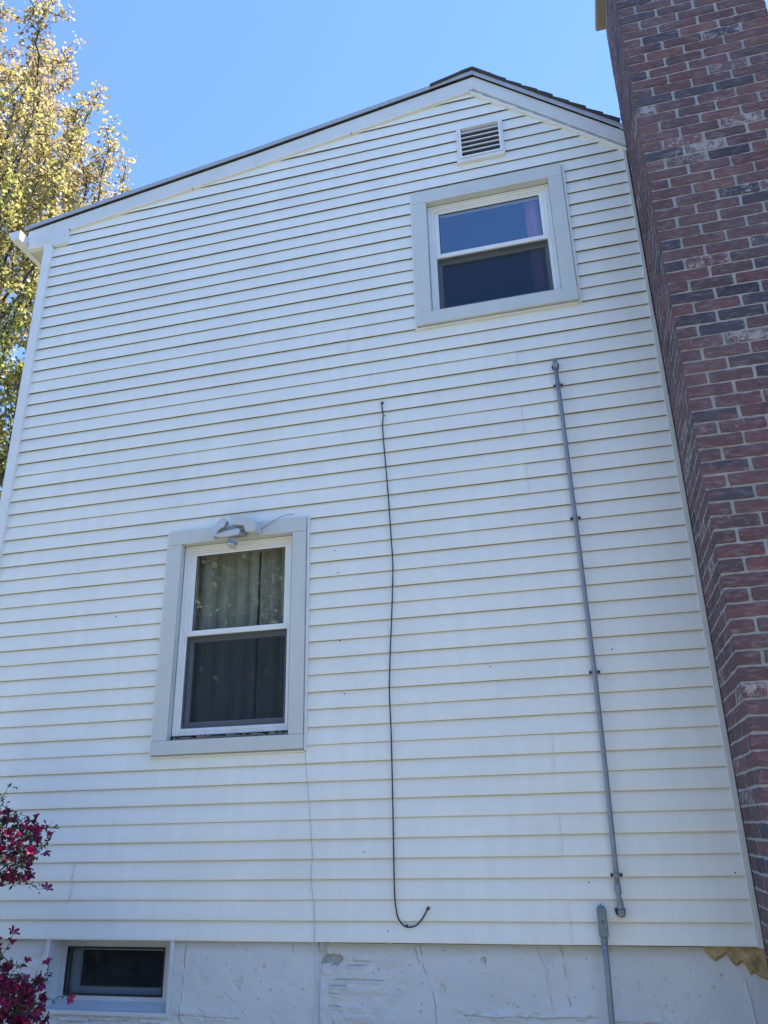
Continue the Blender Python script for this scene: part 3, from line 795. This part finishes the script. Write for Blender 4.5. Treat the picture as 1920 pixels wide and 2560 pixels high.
# chimney cast cement smears on the flank
# ------------------------------------------------------------------ small wall fixings
nh_ = [(-1.104, 3.12), (-1.28, .44), (-1.155, .055), (-.52, 1.40), (.16, 1.45), (-.10, .28), (-1.43, 2.05), (.42, 4.76), (-2.98, 1.9), (-1.45, 2.2), (-1.42, 1.62), (-1.39, 1.3), (.6, .32)]
for i, (x, z) in enumerate(nh_):
    y = -.001 + .0125 * ((z / E) % 1)
    t = MB(); t.tube([(x, y - .003, z), (x, y + .003, z)], .0035, 7)
    t.build('nail_head', MS['black'], house)

# ------------------------------------------------------------------ conduit (upper run)
def arc(c, r, a0, a1, n, u, v):
    return [Vector(c) + Vector(u) * math.cos(a0 + (a1 - a0) * i / n) * r + Vector(v) * math.sin(a0 + (a1 - a0) * i / n) * r for i in range(n + 1)]
cd = thing('electrical_conduit', 'long thin grey conduit strapped to the siding below the upper window', 'pipe')
cp_ = [(3.262, .037), (2.9, .042), (2.24, .0475), (1.33, .0510), (.8, .047), (.40, .0405), (.25, .038)]
t = MB(); t.tube([(x, -.027, z) for z, x in cp_], .0125, 16)
t.build('pipe', MS['conduit'], cd, smooth=True)
t = MB(); t.tube([(.0385, -.028, .275), (.038, -.028, .268), (.038, -.028, .232), (.038, -.028, .228)], [.0125, .0165, .0165, .013], 16); t.tube([(.038, -.027, .229), (.040, -.027, .187)], .0112, 14)
t.tube([(.040, -.027, .200), (.0402, -.027, .196), (.041, -.027, .165), (.041, -.027, .162)], [.0135, .0155, .0155, .013], 16)
t.build('coupling', MS['conduit'], cd, smooth=False, bevel=.0006)
t = MB()
for z_, x_, hgt in ((.1445, .041, .034),):
    t.box(x_ - .017, x_ + .017, -.044, -.006, z_ - hgt / 2, z_ + hgt / 2)
t.build('pull_elbow', MS['box'], cd, bevel=.005)
t = MB(); t.prism([(.010, .163), (.024, .163), (.062, .162), (.061, .140), (.052, .125), (.040, .122), (.024, .128), (.014, .142)], -.012, .004); t.build('gasket', MS['black'], cd)
t = MB(); t.box(.020, .052, -.048, -.004, 3.262, 3.300); t.build('top_elbow', MS['conduit'], cd, bevel=.004)
t = MB(); t.box(.0215, .0505, -.047, -.006, 3.3005, 3.328); t.build('elbow_cover', MS['box'], cd, bevel=.004)
t = MB(); t.prism([(.012, 3.292), (.018, 3.268), (.055, 3.268), (.060, 3.300), (.056, 3.316), (.018, 3.305)], -.004, .004); t.build('wall_gasket', MS['black'], cd)
for z, x in ((3.151, .0395), (2.241, .0475), (1.330, .0510), (.314, .0392)):
    st_ = MB()
    a = [(x - .030, -.0035, z), (x - .0145, -.0035, z)] + [(x + .0145 * math.cos(q), -.027 - .0145 * math.sin(q), z) for q in [math.pi - math.pi * i / 10 for i in range(11)]] + [(x + .0145, -.0035, z), (x + .030, -.0035, z)]
    for p, q in zip(a, a[1:]):
        p, q = Vector(p), Vector(q); d = (q - p); 
        if d.length < 1e-6: continue
        nrm_ = Vector((d.z * 0 - d.y, d.x, 0)).normalized() * .0012
        st_.hexa([p - nrm_ - Vector((0, 0, .008)), q - nrm_ - Vector((0, 0, .008)), q + nrm_ - Vector((0, 0, .008)), p + nrm_ - Vector((0, 0, .008))],
                 [p - nrm_ + Vector((0, 0, .008)), q - nrm_ + Vector((0, 0, .008)), q + nrm_ + Vector((0, 0, .008)), p + nrm_ + Vector((0, 0, .008))])
    sp_ = st_.build('strap', MS['conduit'], cd)
    for s2 in (-1, 1):
        q = MB(); q.tube([(x + s2 * .0235, -.0045, z), (x + s2 * .0235, -.010, z)], .0068, 10); q.build('screw', MS['black'], sp_, bevel=.001)
# ------------------------------------------------------------------ lower conduit with access box
lc = thing('conduit_riser', 'short grey conduit on the foundation topped by an oblong cast access box', 'pipe')
t = MB(); t.tube([(-.055, -.030, .012), (-.056, -.030, -.1), (-.062, -.030, -.33), (-.072, -.030, -.7), (-.080, -.030, GROUND - .1)], .0140, 16); t.build('pipe', MS['conduit'], lc, smooth=True)
t = MB(); t.tube([(-.055, -.029, .040), (-.055, -.029, .034), (-.055, -.029, .014), (-.055, -.029, .008)], [.013, .0165, .0165, .0145], 16); t.build('connector', MS['box'], lc)
t = MB(); hx = .0225
out = [(-hx, .045), (-hx, .162), (-hx + .008, .176), (hx - .008, .176), (hx, .162), (hx, .045), (hx - .006, .036), (-hx + .006, .036)]
t.prism([(-.0535 + x, z) for x, z in out], -.040, -.006); t.build('access_box', MS['box'], lc, bevel=.003)
t = MB(); hx = .0205
out = [(-hx, .050), (-hx, .160), (-hx + .006, .172), (hx - .006, .172), (hx, .160), (hx, .050), (hx - .005, .041), (-hx + .005, .041)]
t.prism([(-.0530 + x, z) for x, z in out], -.0465, -.0405); t.build('cover_plate', MS['box'], lc, bevel=.0025)
t = MB(); t.tube([(-.052, -.0465, .108), (-.052, -.0475, .108)], .009, 14); t.build('cover_dimple', MS['sframe'], lc)
t = MB(); t.tube([(-.054, -.024, .1815), (-.054, -.034, .1815)], .0048, 10); t.build('screw', MS['conduit'], lc)
t = MB(); t.box(-.0545, -.0535, -.02, -.005, .17, .19); t.build('screw_tab', MS['box'], lc)

# ------------------------------------------------------------------ cables
def spline(P, n=8):
    P = [Vector(p) for p in P]; out = []
    for i in range(len(P) - 1):
        p0, p1, p2, p3 = P[max(i - 1, 0)], P[i], P[i + 1], P[min(i + 2, len(P) - 1)]
        for k in range(n):
            t = k / n
            out.append(.5 * ((2 * p1) + (-p0 + p2) * t + (2 * p0 - 5 * p1 + 4 * p2 - p3) * t * t + (-p0 + 3 * p1 - 3 * p2 + p3) * t ** 3))
    return out + [P[-1]]
cb = thing('black_cable', 'thin black cable hanging down the siding and curling up into a hole', 'cable')
c_ = [(-1.121, 3.214), (-1.118, 3.17), (-1.113, 3.12), (-1.117, 3.06), (-1.116, 2.965), (-1.108, 2.82), (-1.103, 2.728), (-1.090, 2.50), (-1.079, 2.23), (-1.074, 2.10), (-1.076, 1.974), (-1.088, 1.76), (-1.102, 1.547), (-1.110, 1.40), (-1.114, 1.277), (-1.110, 1.08), (-1.109, .892), (-1.110, .70), (-1.110, .577), (-1.112, .301), (-1.111, .22), (-1.106, .168), (-1.098, .125), (-1.083, .098), (-1.062, .080), (-1.041, .075), (-1.017, .077), (-.996, .086), (-.980, .099), (-.966, .114), (-.948, .140), (-.936, .160)]
t = MB(); P = [(x, -.0055 - .002 * abs(math.sin(z * 9)), z) for x, z in c_]; P = [(P[0][0] + .001, .004, P[0][2] + .004)] + P + [(-.932, .006, .163)]
t.tube(spline(P, 6), .0038, 8); t.build('cord', MS['cord'], cb, smooth=True)
for i, (x, z) in enumerate(((-1.1185, 3.216), (-.9335, .163))):
    t = MB(); rr = random.Random(i); n = 12
    ring_ = [(x + .0095 * math.cos(a) * rr.uniform(.7, 1.25), z + .0095 * math.sin(a) * rr.uniform(.7, 1.25)) for a in [2 * math.pi * k / n for k in range(n)]]
    t.prism(ring_, .0, .008); t.v = [(a, b - (.004 if b < .004 else 0), c) for a, b, c in t.v]
    t.build('putty', MS['putty'], cb, bevel=.002)
t = MB(); t.tube([(-1.052, -.008, .082), (-1.045, -.010, .0835)], .0048, 8); t.build('clip', MS['black'], cb)
wr = thing('white_wire', 'very thin pale wire dropping from the lower window corner over the foundation', 'wire')
w_ = [(-1.628, .985), (-1.626, .95), (-1.612, .80), (-1.609, .785), (-1.598, .68), (-1.596, .661), (-1.583, .515), (-1.577, .43), (-1.578, .397), (-1.583, .304), (-1.568, .20), (-1.565, .168), (-1.560, .08), (-1.560, .013)]
P = [(x, -.0035 - .001 * math.sin(z * 40), z) for x, z in w_] + [(-1.561, .004, -.03), (-1.562, .006, -.096), (-1.552, .006, -.201), (-1.556, .006, -.30), (-1.566, .006, -.372), (-1.56, .006, -.6), (-1.57, .006, GROUND)]
t = MB(); t.tube(spline(P, 5), .0017, 6); t.build('strand', MS['wire'], wr, smooth=True)

# ------------------------------------------------------------------ floodlight
fd = thing('floodlight', 'pale grey twin-head motion floodlight mounted over the tall lower window', 'floodlight')
t = MB(); t.box(-2.175, -2.045, -.066, -.028, 2.345, 2.405); t.build('base', MS['lampd'], fd, bevel=.012)
t = MB(); t.prism([(-2.247, 2.338), (-2.256, 2.375), (-2.252, 2.415), (-2.232, 2.443), (-2.203, 2.466), (-2.180, 2.474), (-2.158, 2.458), (-2.152, 2.440), (-2.166, 2.436), (-2.170, 2.418), (-2.172, 2.405), (-2.212, 2.385), (-2.222, 2.345)], -.108, -.052)
t.v = [(x - (.012 if y > -.06 else 0), y - .10 * (2.47 - z) * (y < -.06), z) for x, y, z in t.v]
t.build('lamp_head', MS['lamp'], fd, bevel=.006)
t = MB(); t.prism([(-2.124, 2.474), (-2.112, 2.478), (-2.06, 2.470), (-2.00, 2.444), (-1.962, 2.417), (-1.946, 2.392), (-1.948, 2.358), (-1.962, 2.343), (-2.02, 2.350), (-2.026, 2.384), (-2.040, 2.398), (-2.122, 2.412), (-2.128, 2.418)], -.118, -.050)
t.v = [(x + (.010 if y > -.06 else 0), y - .04 * (x + 2.1) * (y < -.06), z) for x, y, z in t.v]
t.build('lamp_head', MS['lamp'], fd, bevel=.008)
t = MB(); t.prism([(-2.226, 2.346), (-2.19, 2.358), (-2.12, 2.371), (-2.066, 2.376), (-2.055, 2.371), (-2.053, 2.342), (-2.066, 2.332), (-2.16, 2.324), (-2.21, 2.331)], -.132, -.108)
t.build('front_visor', MS['lamp'], fd, bevel=.006)
t = MB(); t.tube([(-2.195, -.09, 2.385), (-2.145, -.07, 2.378)], .012, 12); t.build('swivel_arm', MS['lampd'], fd, smooth=True)
t = MB(); t.tube([(-2.075, -.07, 2.385), (-2.03, -.085, 2.395)], .012, 12); t.build('swivel_arm', MS['lampd'], fd, smooth=True)
t = MB(); t.tube([(-2.11, -.075, 2.35), (-2.112, -.085, 2.325), (-2.115, -.085, 2.305)], [.016, .013, .013], 14); t.build('sensor_neck', MS['lampd'], fd, smooth=True)
t = MB(); t.tube([(-2.112, -.080, 2.312), (-2.116, -.083, 2.307), (-2.124, -.090, 2.272), (-2.125, -.091, 2.268)], [.026, .033, .033, .028], 22); t.build('motion_sensor', MS['lamp'], fd, smooth=False, bevel=.001)
t = MB(); t.tube([(-2.117, -.0865, 2.300), (-2.124, -.0945, 2.277)], .0335, 22); t.build('sensor_lens', MS['lens'], fd)
t = MB(); P = [(-1.955, -.06, 2.372), (-1.93, -.04, 2.392), (-1.88, -.034, 2.424), (-1.828, -.032, 2.452), (-1.80, -.028, 2.466), (-1.775, -.018, 2.475), (-1.75, -.008, 2.480), (-1.735, .002, 2.480)]
t.tube(spline(P, 5), .0016, 6); t.build('lamp_wire', MS['sframe'], fd, smooth=True)

# ------------------------------------------------------------------ curtains inside
def curtain(name, x0, x1, z0, z1, y, mat, label, folds, amp=.022, seed=1):
    n = int((x1 - x0) / .006); m = 14; V = []; Fc = []
    for j in range(m + 1):
        v = j / m
        for i in range(n + 1):
            u = i / n; x = x0 + (x1 - x0) * u
            ph = folds * 2 * math.pi * u + 1.2 * math.sin(5 * u + seed) + .25 * math.sin(v * 4 + seed)
            yy = y + amp * math.sin(ph) * (.7 + .3 * v) + .007 * mn.noise(Vector((x * 9, v * 4, seed)))
            V.append((x + .008 * math.cos(ph), yy, z1 + (z0 - z1) * v))
    for j in range(m):
        for i in range(n):
            a = j * (n + 1) + i; Fc.append((a, a + 1, a + n + 2, a + n + 1))
    o = fast_mesh(name, np.array(V), np.array(Fc), mat, None, smooth=True)
    o['label'] = label; o['category'] = 'curtain'; return o
curtain('curtain', -2.60, -2.045, .95, 2.50, .175, MS['curt'], 'beige pleated curtain filling the left of the lower window', 5, .024, 1)
curtain('curtain', -2.025, -1.60, .95, 2.50, .18, MS['curt'], 'beige pleated curtain filling the right of the lower window', 4.2, .02, 4)
curtain('curtain', -.050, .22, 3.7, 4.95, .165, MS['pink'], 'pink curtain hanging at the right side of the upper window', 3.2, .03, 2)

# ------------------------------------------------------------------ plants
def colonize(att, root, first, step, infl, kill, iters, bias=(0, 0, .15), seed=0):
    """space colonization; returns nodes (n,3), parent (n)"""
    r = np.random.default_rng(seed)
    nodes = [np.array(root, float)]; par = [-1]
    for p in first: nodes.append(np.array(p, float)); par.append(len(nodes) - 2)
    A = np.array(att, float); N_ = np.array(nodes)
    d = np.full(len(A), 1e9); ni = np.zeros(len(A), int)
    for i, p in enumerate(N_):
        q = np.linalg.norm(A - p, axis=1); m = q < d; d[m] = q[m]; ni[m] = i
    nodes = list(N_); bias = np.array(bias)
    for it in range(iters):
        act = d < infl
        if not act.any(): break
        dirs = A[act] - np.array(nodes)[ni[act]]; dirs /= np.linalg.norm(dirs, axis=1)[:, None] + 1e-9
        acc = np.zeros((len(nodes), 3)); np.add.at(acc, ni[act], dirs)
        ids = np.unique(ni[act]); new = []
        for i in ids:
            v = acc[i] / (np.linalg.norm(acc[i]) + 1e-9) + bias + r.normal(0, .12, 3)
            v /= np.linalg.norm(v); q = nodes[i] + v * step
            new.append((q, i))
        b = len(nodes)
        Q = np.array([q for q, _ in new])
        for q, i in new: nodes.append(q); par.append(i)
        D_ = np.linalg.norm(A[:, None, :] - Q[None], axis=2); mi = D_.argmin(1); md = D_[np.arange(len(A)), mi]
        m = md < d; d[m] = md[m]; ni[m] = b + mi[m]
        k = d > kill
        A, d, ni = A[k], d[k], ni[k]
        if len(A) == 0: break
    return np.array(nodes), np.array(par)
def radii(nodes, par, tip, expo=2.3, cap=1e9):
    n = len(nodes); r = np.zeros(n); cnt = np.zeros(n, int)
    for i in range(n - 1, 0, -1):
        if r[i] == 0: r[i] = tip ** expo; cnt[i] = 1
        r[par[i]] += r[i]; cnt[par[i]] += cnt[i]
    return np.minimum(r ** (1 / expo), cap), cnt
def limb_mesh(name, nodes, par, rad, mat, parent, sel, seg=6):
    idx = np.nonzero(sel & (par >= 0))[0]
    a = nodes[par[idx]]; b = nodes[idx]; ra = np.minimum(rad[par[idx]], rad[idx] * 1.6); rb_ = rad[idx]
    d = b - a; L = np.linalg.norm(d, axis=1)[:, None] + 1e-9; d = d / L
    ref = np.where(np.abs(d[:, 2:3]) < .9, np.array([[0, 0, 1.]]), np.array([[1., 0, 0]]))
    u = np.cross(d, ref); u /= np.linalg.norm(u, axis=1)[:, None]; v = np.cross(d, u)
    b = b + d * rb_[:, None] * .25
    ang = np.arange(seg) * 2 * np.pi / seg
    ca_, sa_ = np.cos(ang)[None, :, None], np.sin(ang)[None, :, None]
    dirv = u[:, None] * ca_ + v[:, None] * sa_
    A_ = a[:, None] + dirv * ra[:, None, None]; B_ = b[:, None] + dirv * rb_[:, None, None]
    V = np.concatenate([A_, B_], 1).reshape(-1, 3); m = len(idx)
    base = (np.arange(m) * 2 * seg)[:, None]; j = np.arange(seg); k = (j + 1) % seg
    Fq = np.stack([base + j, base + k, base + seg + k, base + seg + j], -1).reshape(-1, 4)
    return fast_mesh(name, V, Fq, mat, parent, smooth=True)
def leaves(P, size, mat, name, parent, r, tone, aspect=.62, fold=.3):
    """a folded leaf of two quads at each point"""
    n = len(P)
    d = r.normal(size=(n, 3)); d[:, 2] -= .25; d /= np.linalg.norm(d, axis=1)[:, None]
    q = r.normal(size=(n, 3)); s = np.cross(d, q); s /= np.linalg.norm(s, axis=1)[:, None]; nn = np.cross(d, s)
    L = (size * r.uniform(.6, 1.25, n))[:, None]; W = L * aspect * .5
    base = P; tip = P + d * L; m1 = P + d * L * .45
    l = m1 + s * W + nn * W * fold; rr = m1 - s * W + nn * W * fold
    V = np.stack([base, l, tip, rr], 1).reshape(-1, 3); b = (np.arange(n) * 4)[:, None]
    Fq = np.concatenate([b + np.array([[0, 1, 2, 3]])], 0)
    return fast_mesh(name, V, Fq, mat, parent, tone=np.repeat(tone, 4))

# ---- maple beyond the left eave
def maple():
    r = np.random.default_rng(4)
    C = np.array([-13.5, 6.5, 9.8]); RR = np.array([6.2, 5.6, 11.3])
    A = []
    while len(A) < 11000:
        p = r.uniform(-1, 1, 3); q = np.linalg.norm(p)
        if q > 1: continue
        if q < .45 and r.random() < .7: continue
        w_ = C + p * RR
        lump = mn.noise(Vector(w_ * .45)) 
        if q > .84 + .30 * lump: continue
        if w_[2] < 1.0: continue
        A.append(w_)
    k_ = 0
    while k_ < 1100:
        p = r.uniform(-1, 1, 3)
        if np.linalg.norm(p) > .8 + .5 * mn.noise(Vector(p * 1.7)): continue
        A.append(np.array([-10.2, 6.4, 13.7]) + p * np.array([2.4, 2.6, 2.3])); k_ += 1
    A = np.array(A)
    root = (-13.7, 6.3, GROUND - .2)
    first = [(-13.7 + .03 * i, 6.3 + .02 * i * math.sin(i), GROUND + .3 * i) for i in range(1, 9)]
    nodes, par = colonize(A, root, first, .28, 3.0, .46, 100, seed=2)
    rad, cnt = radii(nodes, par, .0115, 2.15)
    tr = thing('maple_tree', 'tall maple with young yellow-green and bronze leaves rising behind the left eave', 'tree')
    big = cnt > 60
    limb_mesh('trunk', nodes, par, rad, MS['bark'], tr, big, 9)
    # twigs
    tips = np.nonzero(cnt <= 5)[0]
    tw_n = []; tw_p = []; 
    base = len(nodes)
    P = nodes[tips]; k = 3
    end = P[:, None] + (lambda v: v / np.linalg.norm(v, axis=2)[:, :, None])(r.normal(size=(len(P), k, 3)) + np.array([0, 0, .35])) * r.uniform(.14, .42, (len(P), k, 1))
    ends = end.reshape(-1, 3)
    N2 = np.concatenate([nodes, ends]); P2 = np.concatenate([par, np.repeat(tips, k)]); R2 = np.concatenate([rad, np.full(len(ends), .0045)])
    sel = np.concatenate([~big, np.ones(len(ends), bool)])
    limb_mesh('branches', N2, P2, R2, MS['bark'], tr, sel, 5)
    # clusters of young leaves at the twig ends
    cl = np.concatenate([ends, ends * .5 + np.repeat(P, k, 0) * .5, P]); m = 7
    pts = (cl[:, None] + r.normal(size=(len(cl), m, 3)) * .060).reshape(-1, 3)
    keep = np.ones(len(pts), bool)
    ct = np.repeat(np.clip(.40 + .045 * (cl[:, 2] - 9) + .20 * np.array([mn.noise(Vector(c * .7)) for c in cl]), 0, 1), m)
    tone = np.clip(ct + r.normal(0, .13, len(ct)), 0, 1)
    print('maple nodes', len(nodes), 'leaves', len(pts))
    leaves(pts[keep], .088, MS['leafs'], 'crown', tr, r, tone[keep], .8)
maple()

# ---- azalea bush
def azalea():
    r = np.random.default_rng(9)
    A = []
    lobes = [((-3.18, -.80, .50), (.53, .28, .37), 3300), ((-2.98, -.82, -.36), (.46, .38, .52), 5600), ((-3.62, -.8, .1), (.45, .4, .6), 900)]
    for c, rr, n in lobes:
        k = 0
        while k < n:
            p = r.uniform(-1, 1, 3); q = np.linalg.norm(p)
            if q > 1 or q < .25: continue
            w_ = np.array(c) + p * np.array(rr)
            if q > .78 + .5 * mn.noise(Vector(w_ * 5)): continue
            A.append(w_); k += 1
    extra = [(-2.47, -.8, -.13), (-2.55, -.8, -.17), (-2.66, -.8, .33), (-2.68, -.8, .46), (-2.90, -.8, .80), (-3.0, -.8, .82), (-2.58, -.82, -.06), (-2.62, -.8, .02), (-2.8, -.8, .14), (-2.72, -.8, .28)]
    A += [np.array(e_) for e_ in extra]
    root = (-3.62, -.8, GROUND - .05)
    nodes, par = colonize(A, root, [(-3.62, -.8, GROUND + .05 * i) for i in range(1, 22)], .030, .30, .036, 160, bias=(0, 0, .12), seed=5)
    rad, cnt = radii(nodes, par, .0012, 2.4)
    bu = thing('azalea_bush', 'azalea bush with crimson blossoms at the left in front of the basement window', 'bush')
    limb_mesh('stems', nodes, par, rad, MS['twig'], bu, np.ones(len(nodes), bool), 6)
    ch = np.zeros(len(nodes), int); np.add.at(ch, par[par >= 0], 1)
    tips = np.nonzero(ch == 0)[0]; dirs = nodes[tips] - nodes[par[tips]]; dirs /= np.linalg.norm(dirs, axis=1)[:, None]
    # leaves: whorls along fine stems
    fine = np.nonzero(cnt <= 4)[0]; Lp = np.repeat(nodes[fine], 3, 0) + r.normal(size=(len(fine) * 3, 3)) * .006
    leaves(Lp, .026, MS['aleaf'], 'foliage', bu, r, r.random(len(Lp)), .42)
    # blossoms: five pointed petals in a shallow funnel, some clustered
    V = []; Fc = []; T = []
    cen = []
    for t_, d in zip(tips, dirs):
        z = nodes[t_][2]
        prob = .3 if z > .66 else .92
        if r.random() > prob: continue
        for _ in range(1 if z > .3 else r.integers(1, 3)):
            cen.append((nodes[t_] + r.normal(size=3) * .008, d))
    thin = np.nonzero((cnt <= 3) & (ch > 0) & (par >= 0))[0]
    for t_ in thin:
        if r.random() < .22 and nodes[t_][2] < .66:
            d = nodes[t_] - nodes[par[t_]]; cen.append((nodes[t_] + r.normal(size=3) * .012, d / np.linalg.norm(d)))
    for c, d in cen:
        ax = d + r.normal(size=3) * .45 + np.array([0, -.15, .3]); ax /= np.linalg.norm(ax)
        u = np.cross(ax, [0.3, .2, 1.]); u /= np.linalg.norm(u); v = np.cross(ax, u)
        sz = r.uniform(.020, .031); tn = np.clip(r.normal(.5, .25), 0, 1); tw = r.uniform(0, 6.28); op = r.uniform(.45, 1.0)
        for k in range(5):
            a = tw + k * 2 * math.pi / 5
            e0 = u * math.cos(a) + v * math.sin(a); e1 = -u * math.sin(a) + v * math.cos(a)
            b = len(V)
            def pt(rad_, side, hgt): return c + e0 * sz * rad_ * op + e1 * sz * side + ax * sz * hgt
            V += [pt(.08, 0, 0), pt(.45, .30, .55), pt(.95, .27, .85), pt(1.25, 0, .80 + r.uniform(-.15, .1)), pt(.95, -.27, .85), pt(.45, -.30, .55), pt(.6, 0, .50)]
            Fc += [(b, b + 1, b + 6, b + 5), (b + 1, b + 2, b + 3, b + 6), (b + 6, b + 3, b + 4, b + 5)]
            T += [tn] * 7
    print('azalea nodes', len(nodes), 'flowers', len(cen))
    fast_mesh('blossoms', np.array(V), np.array(Fc), MS['petal'], bu, tone=np.array(T))
azalea()

# ---- wood behind the photographer: it is what the panes mirror and it shades the wall from below
def woods():
    r = np.random.default_rng(12); V = []; 
    pts = []
    for i in range(17):
        x = -26 + i * 3.4 + r.uniform(-1, 1); y = -19 + r.uniform(-3, 2); hgt = r.uniform(13.2, 14.6) if -19 < x < -4 else r.uniform(6.5, 9.0)
        n = 11000 if -19 < x < -4 else 4500
        p = r.normal(size=(n, 3)); p /= np.linalg.norm(p, axis=1)[:, None]; p *= (r.random((n, 1)) ** .35)
        cl = p * np.array([2.6, 2.4, hgt * .5]) + np.array([x, y, GROUND + hgt * .53])
        pts.append(cl)
    P = np.concatenate(pts)
    o = leaves(P, .26, MS['wleaf'], 'woodland', None, r, np.clip(r.normal(.5, .25, len(P)), 0, 1), .75)
    o['kind'] = 'stuff'; o['label'] = 'green trees mirrored in the lower window panes'; o['category'] = 'trees'
woods()
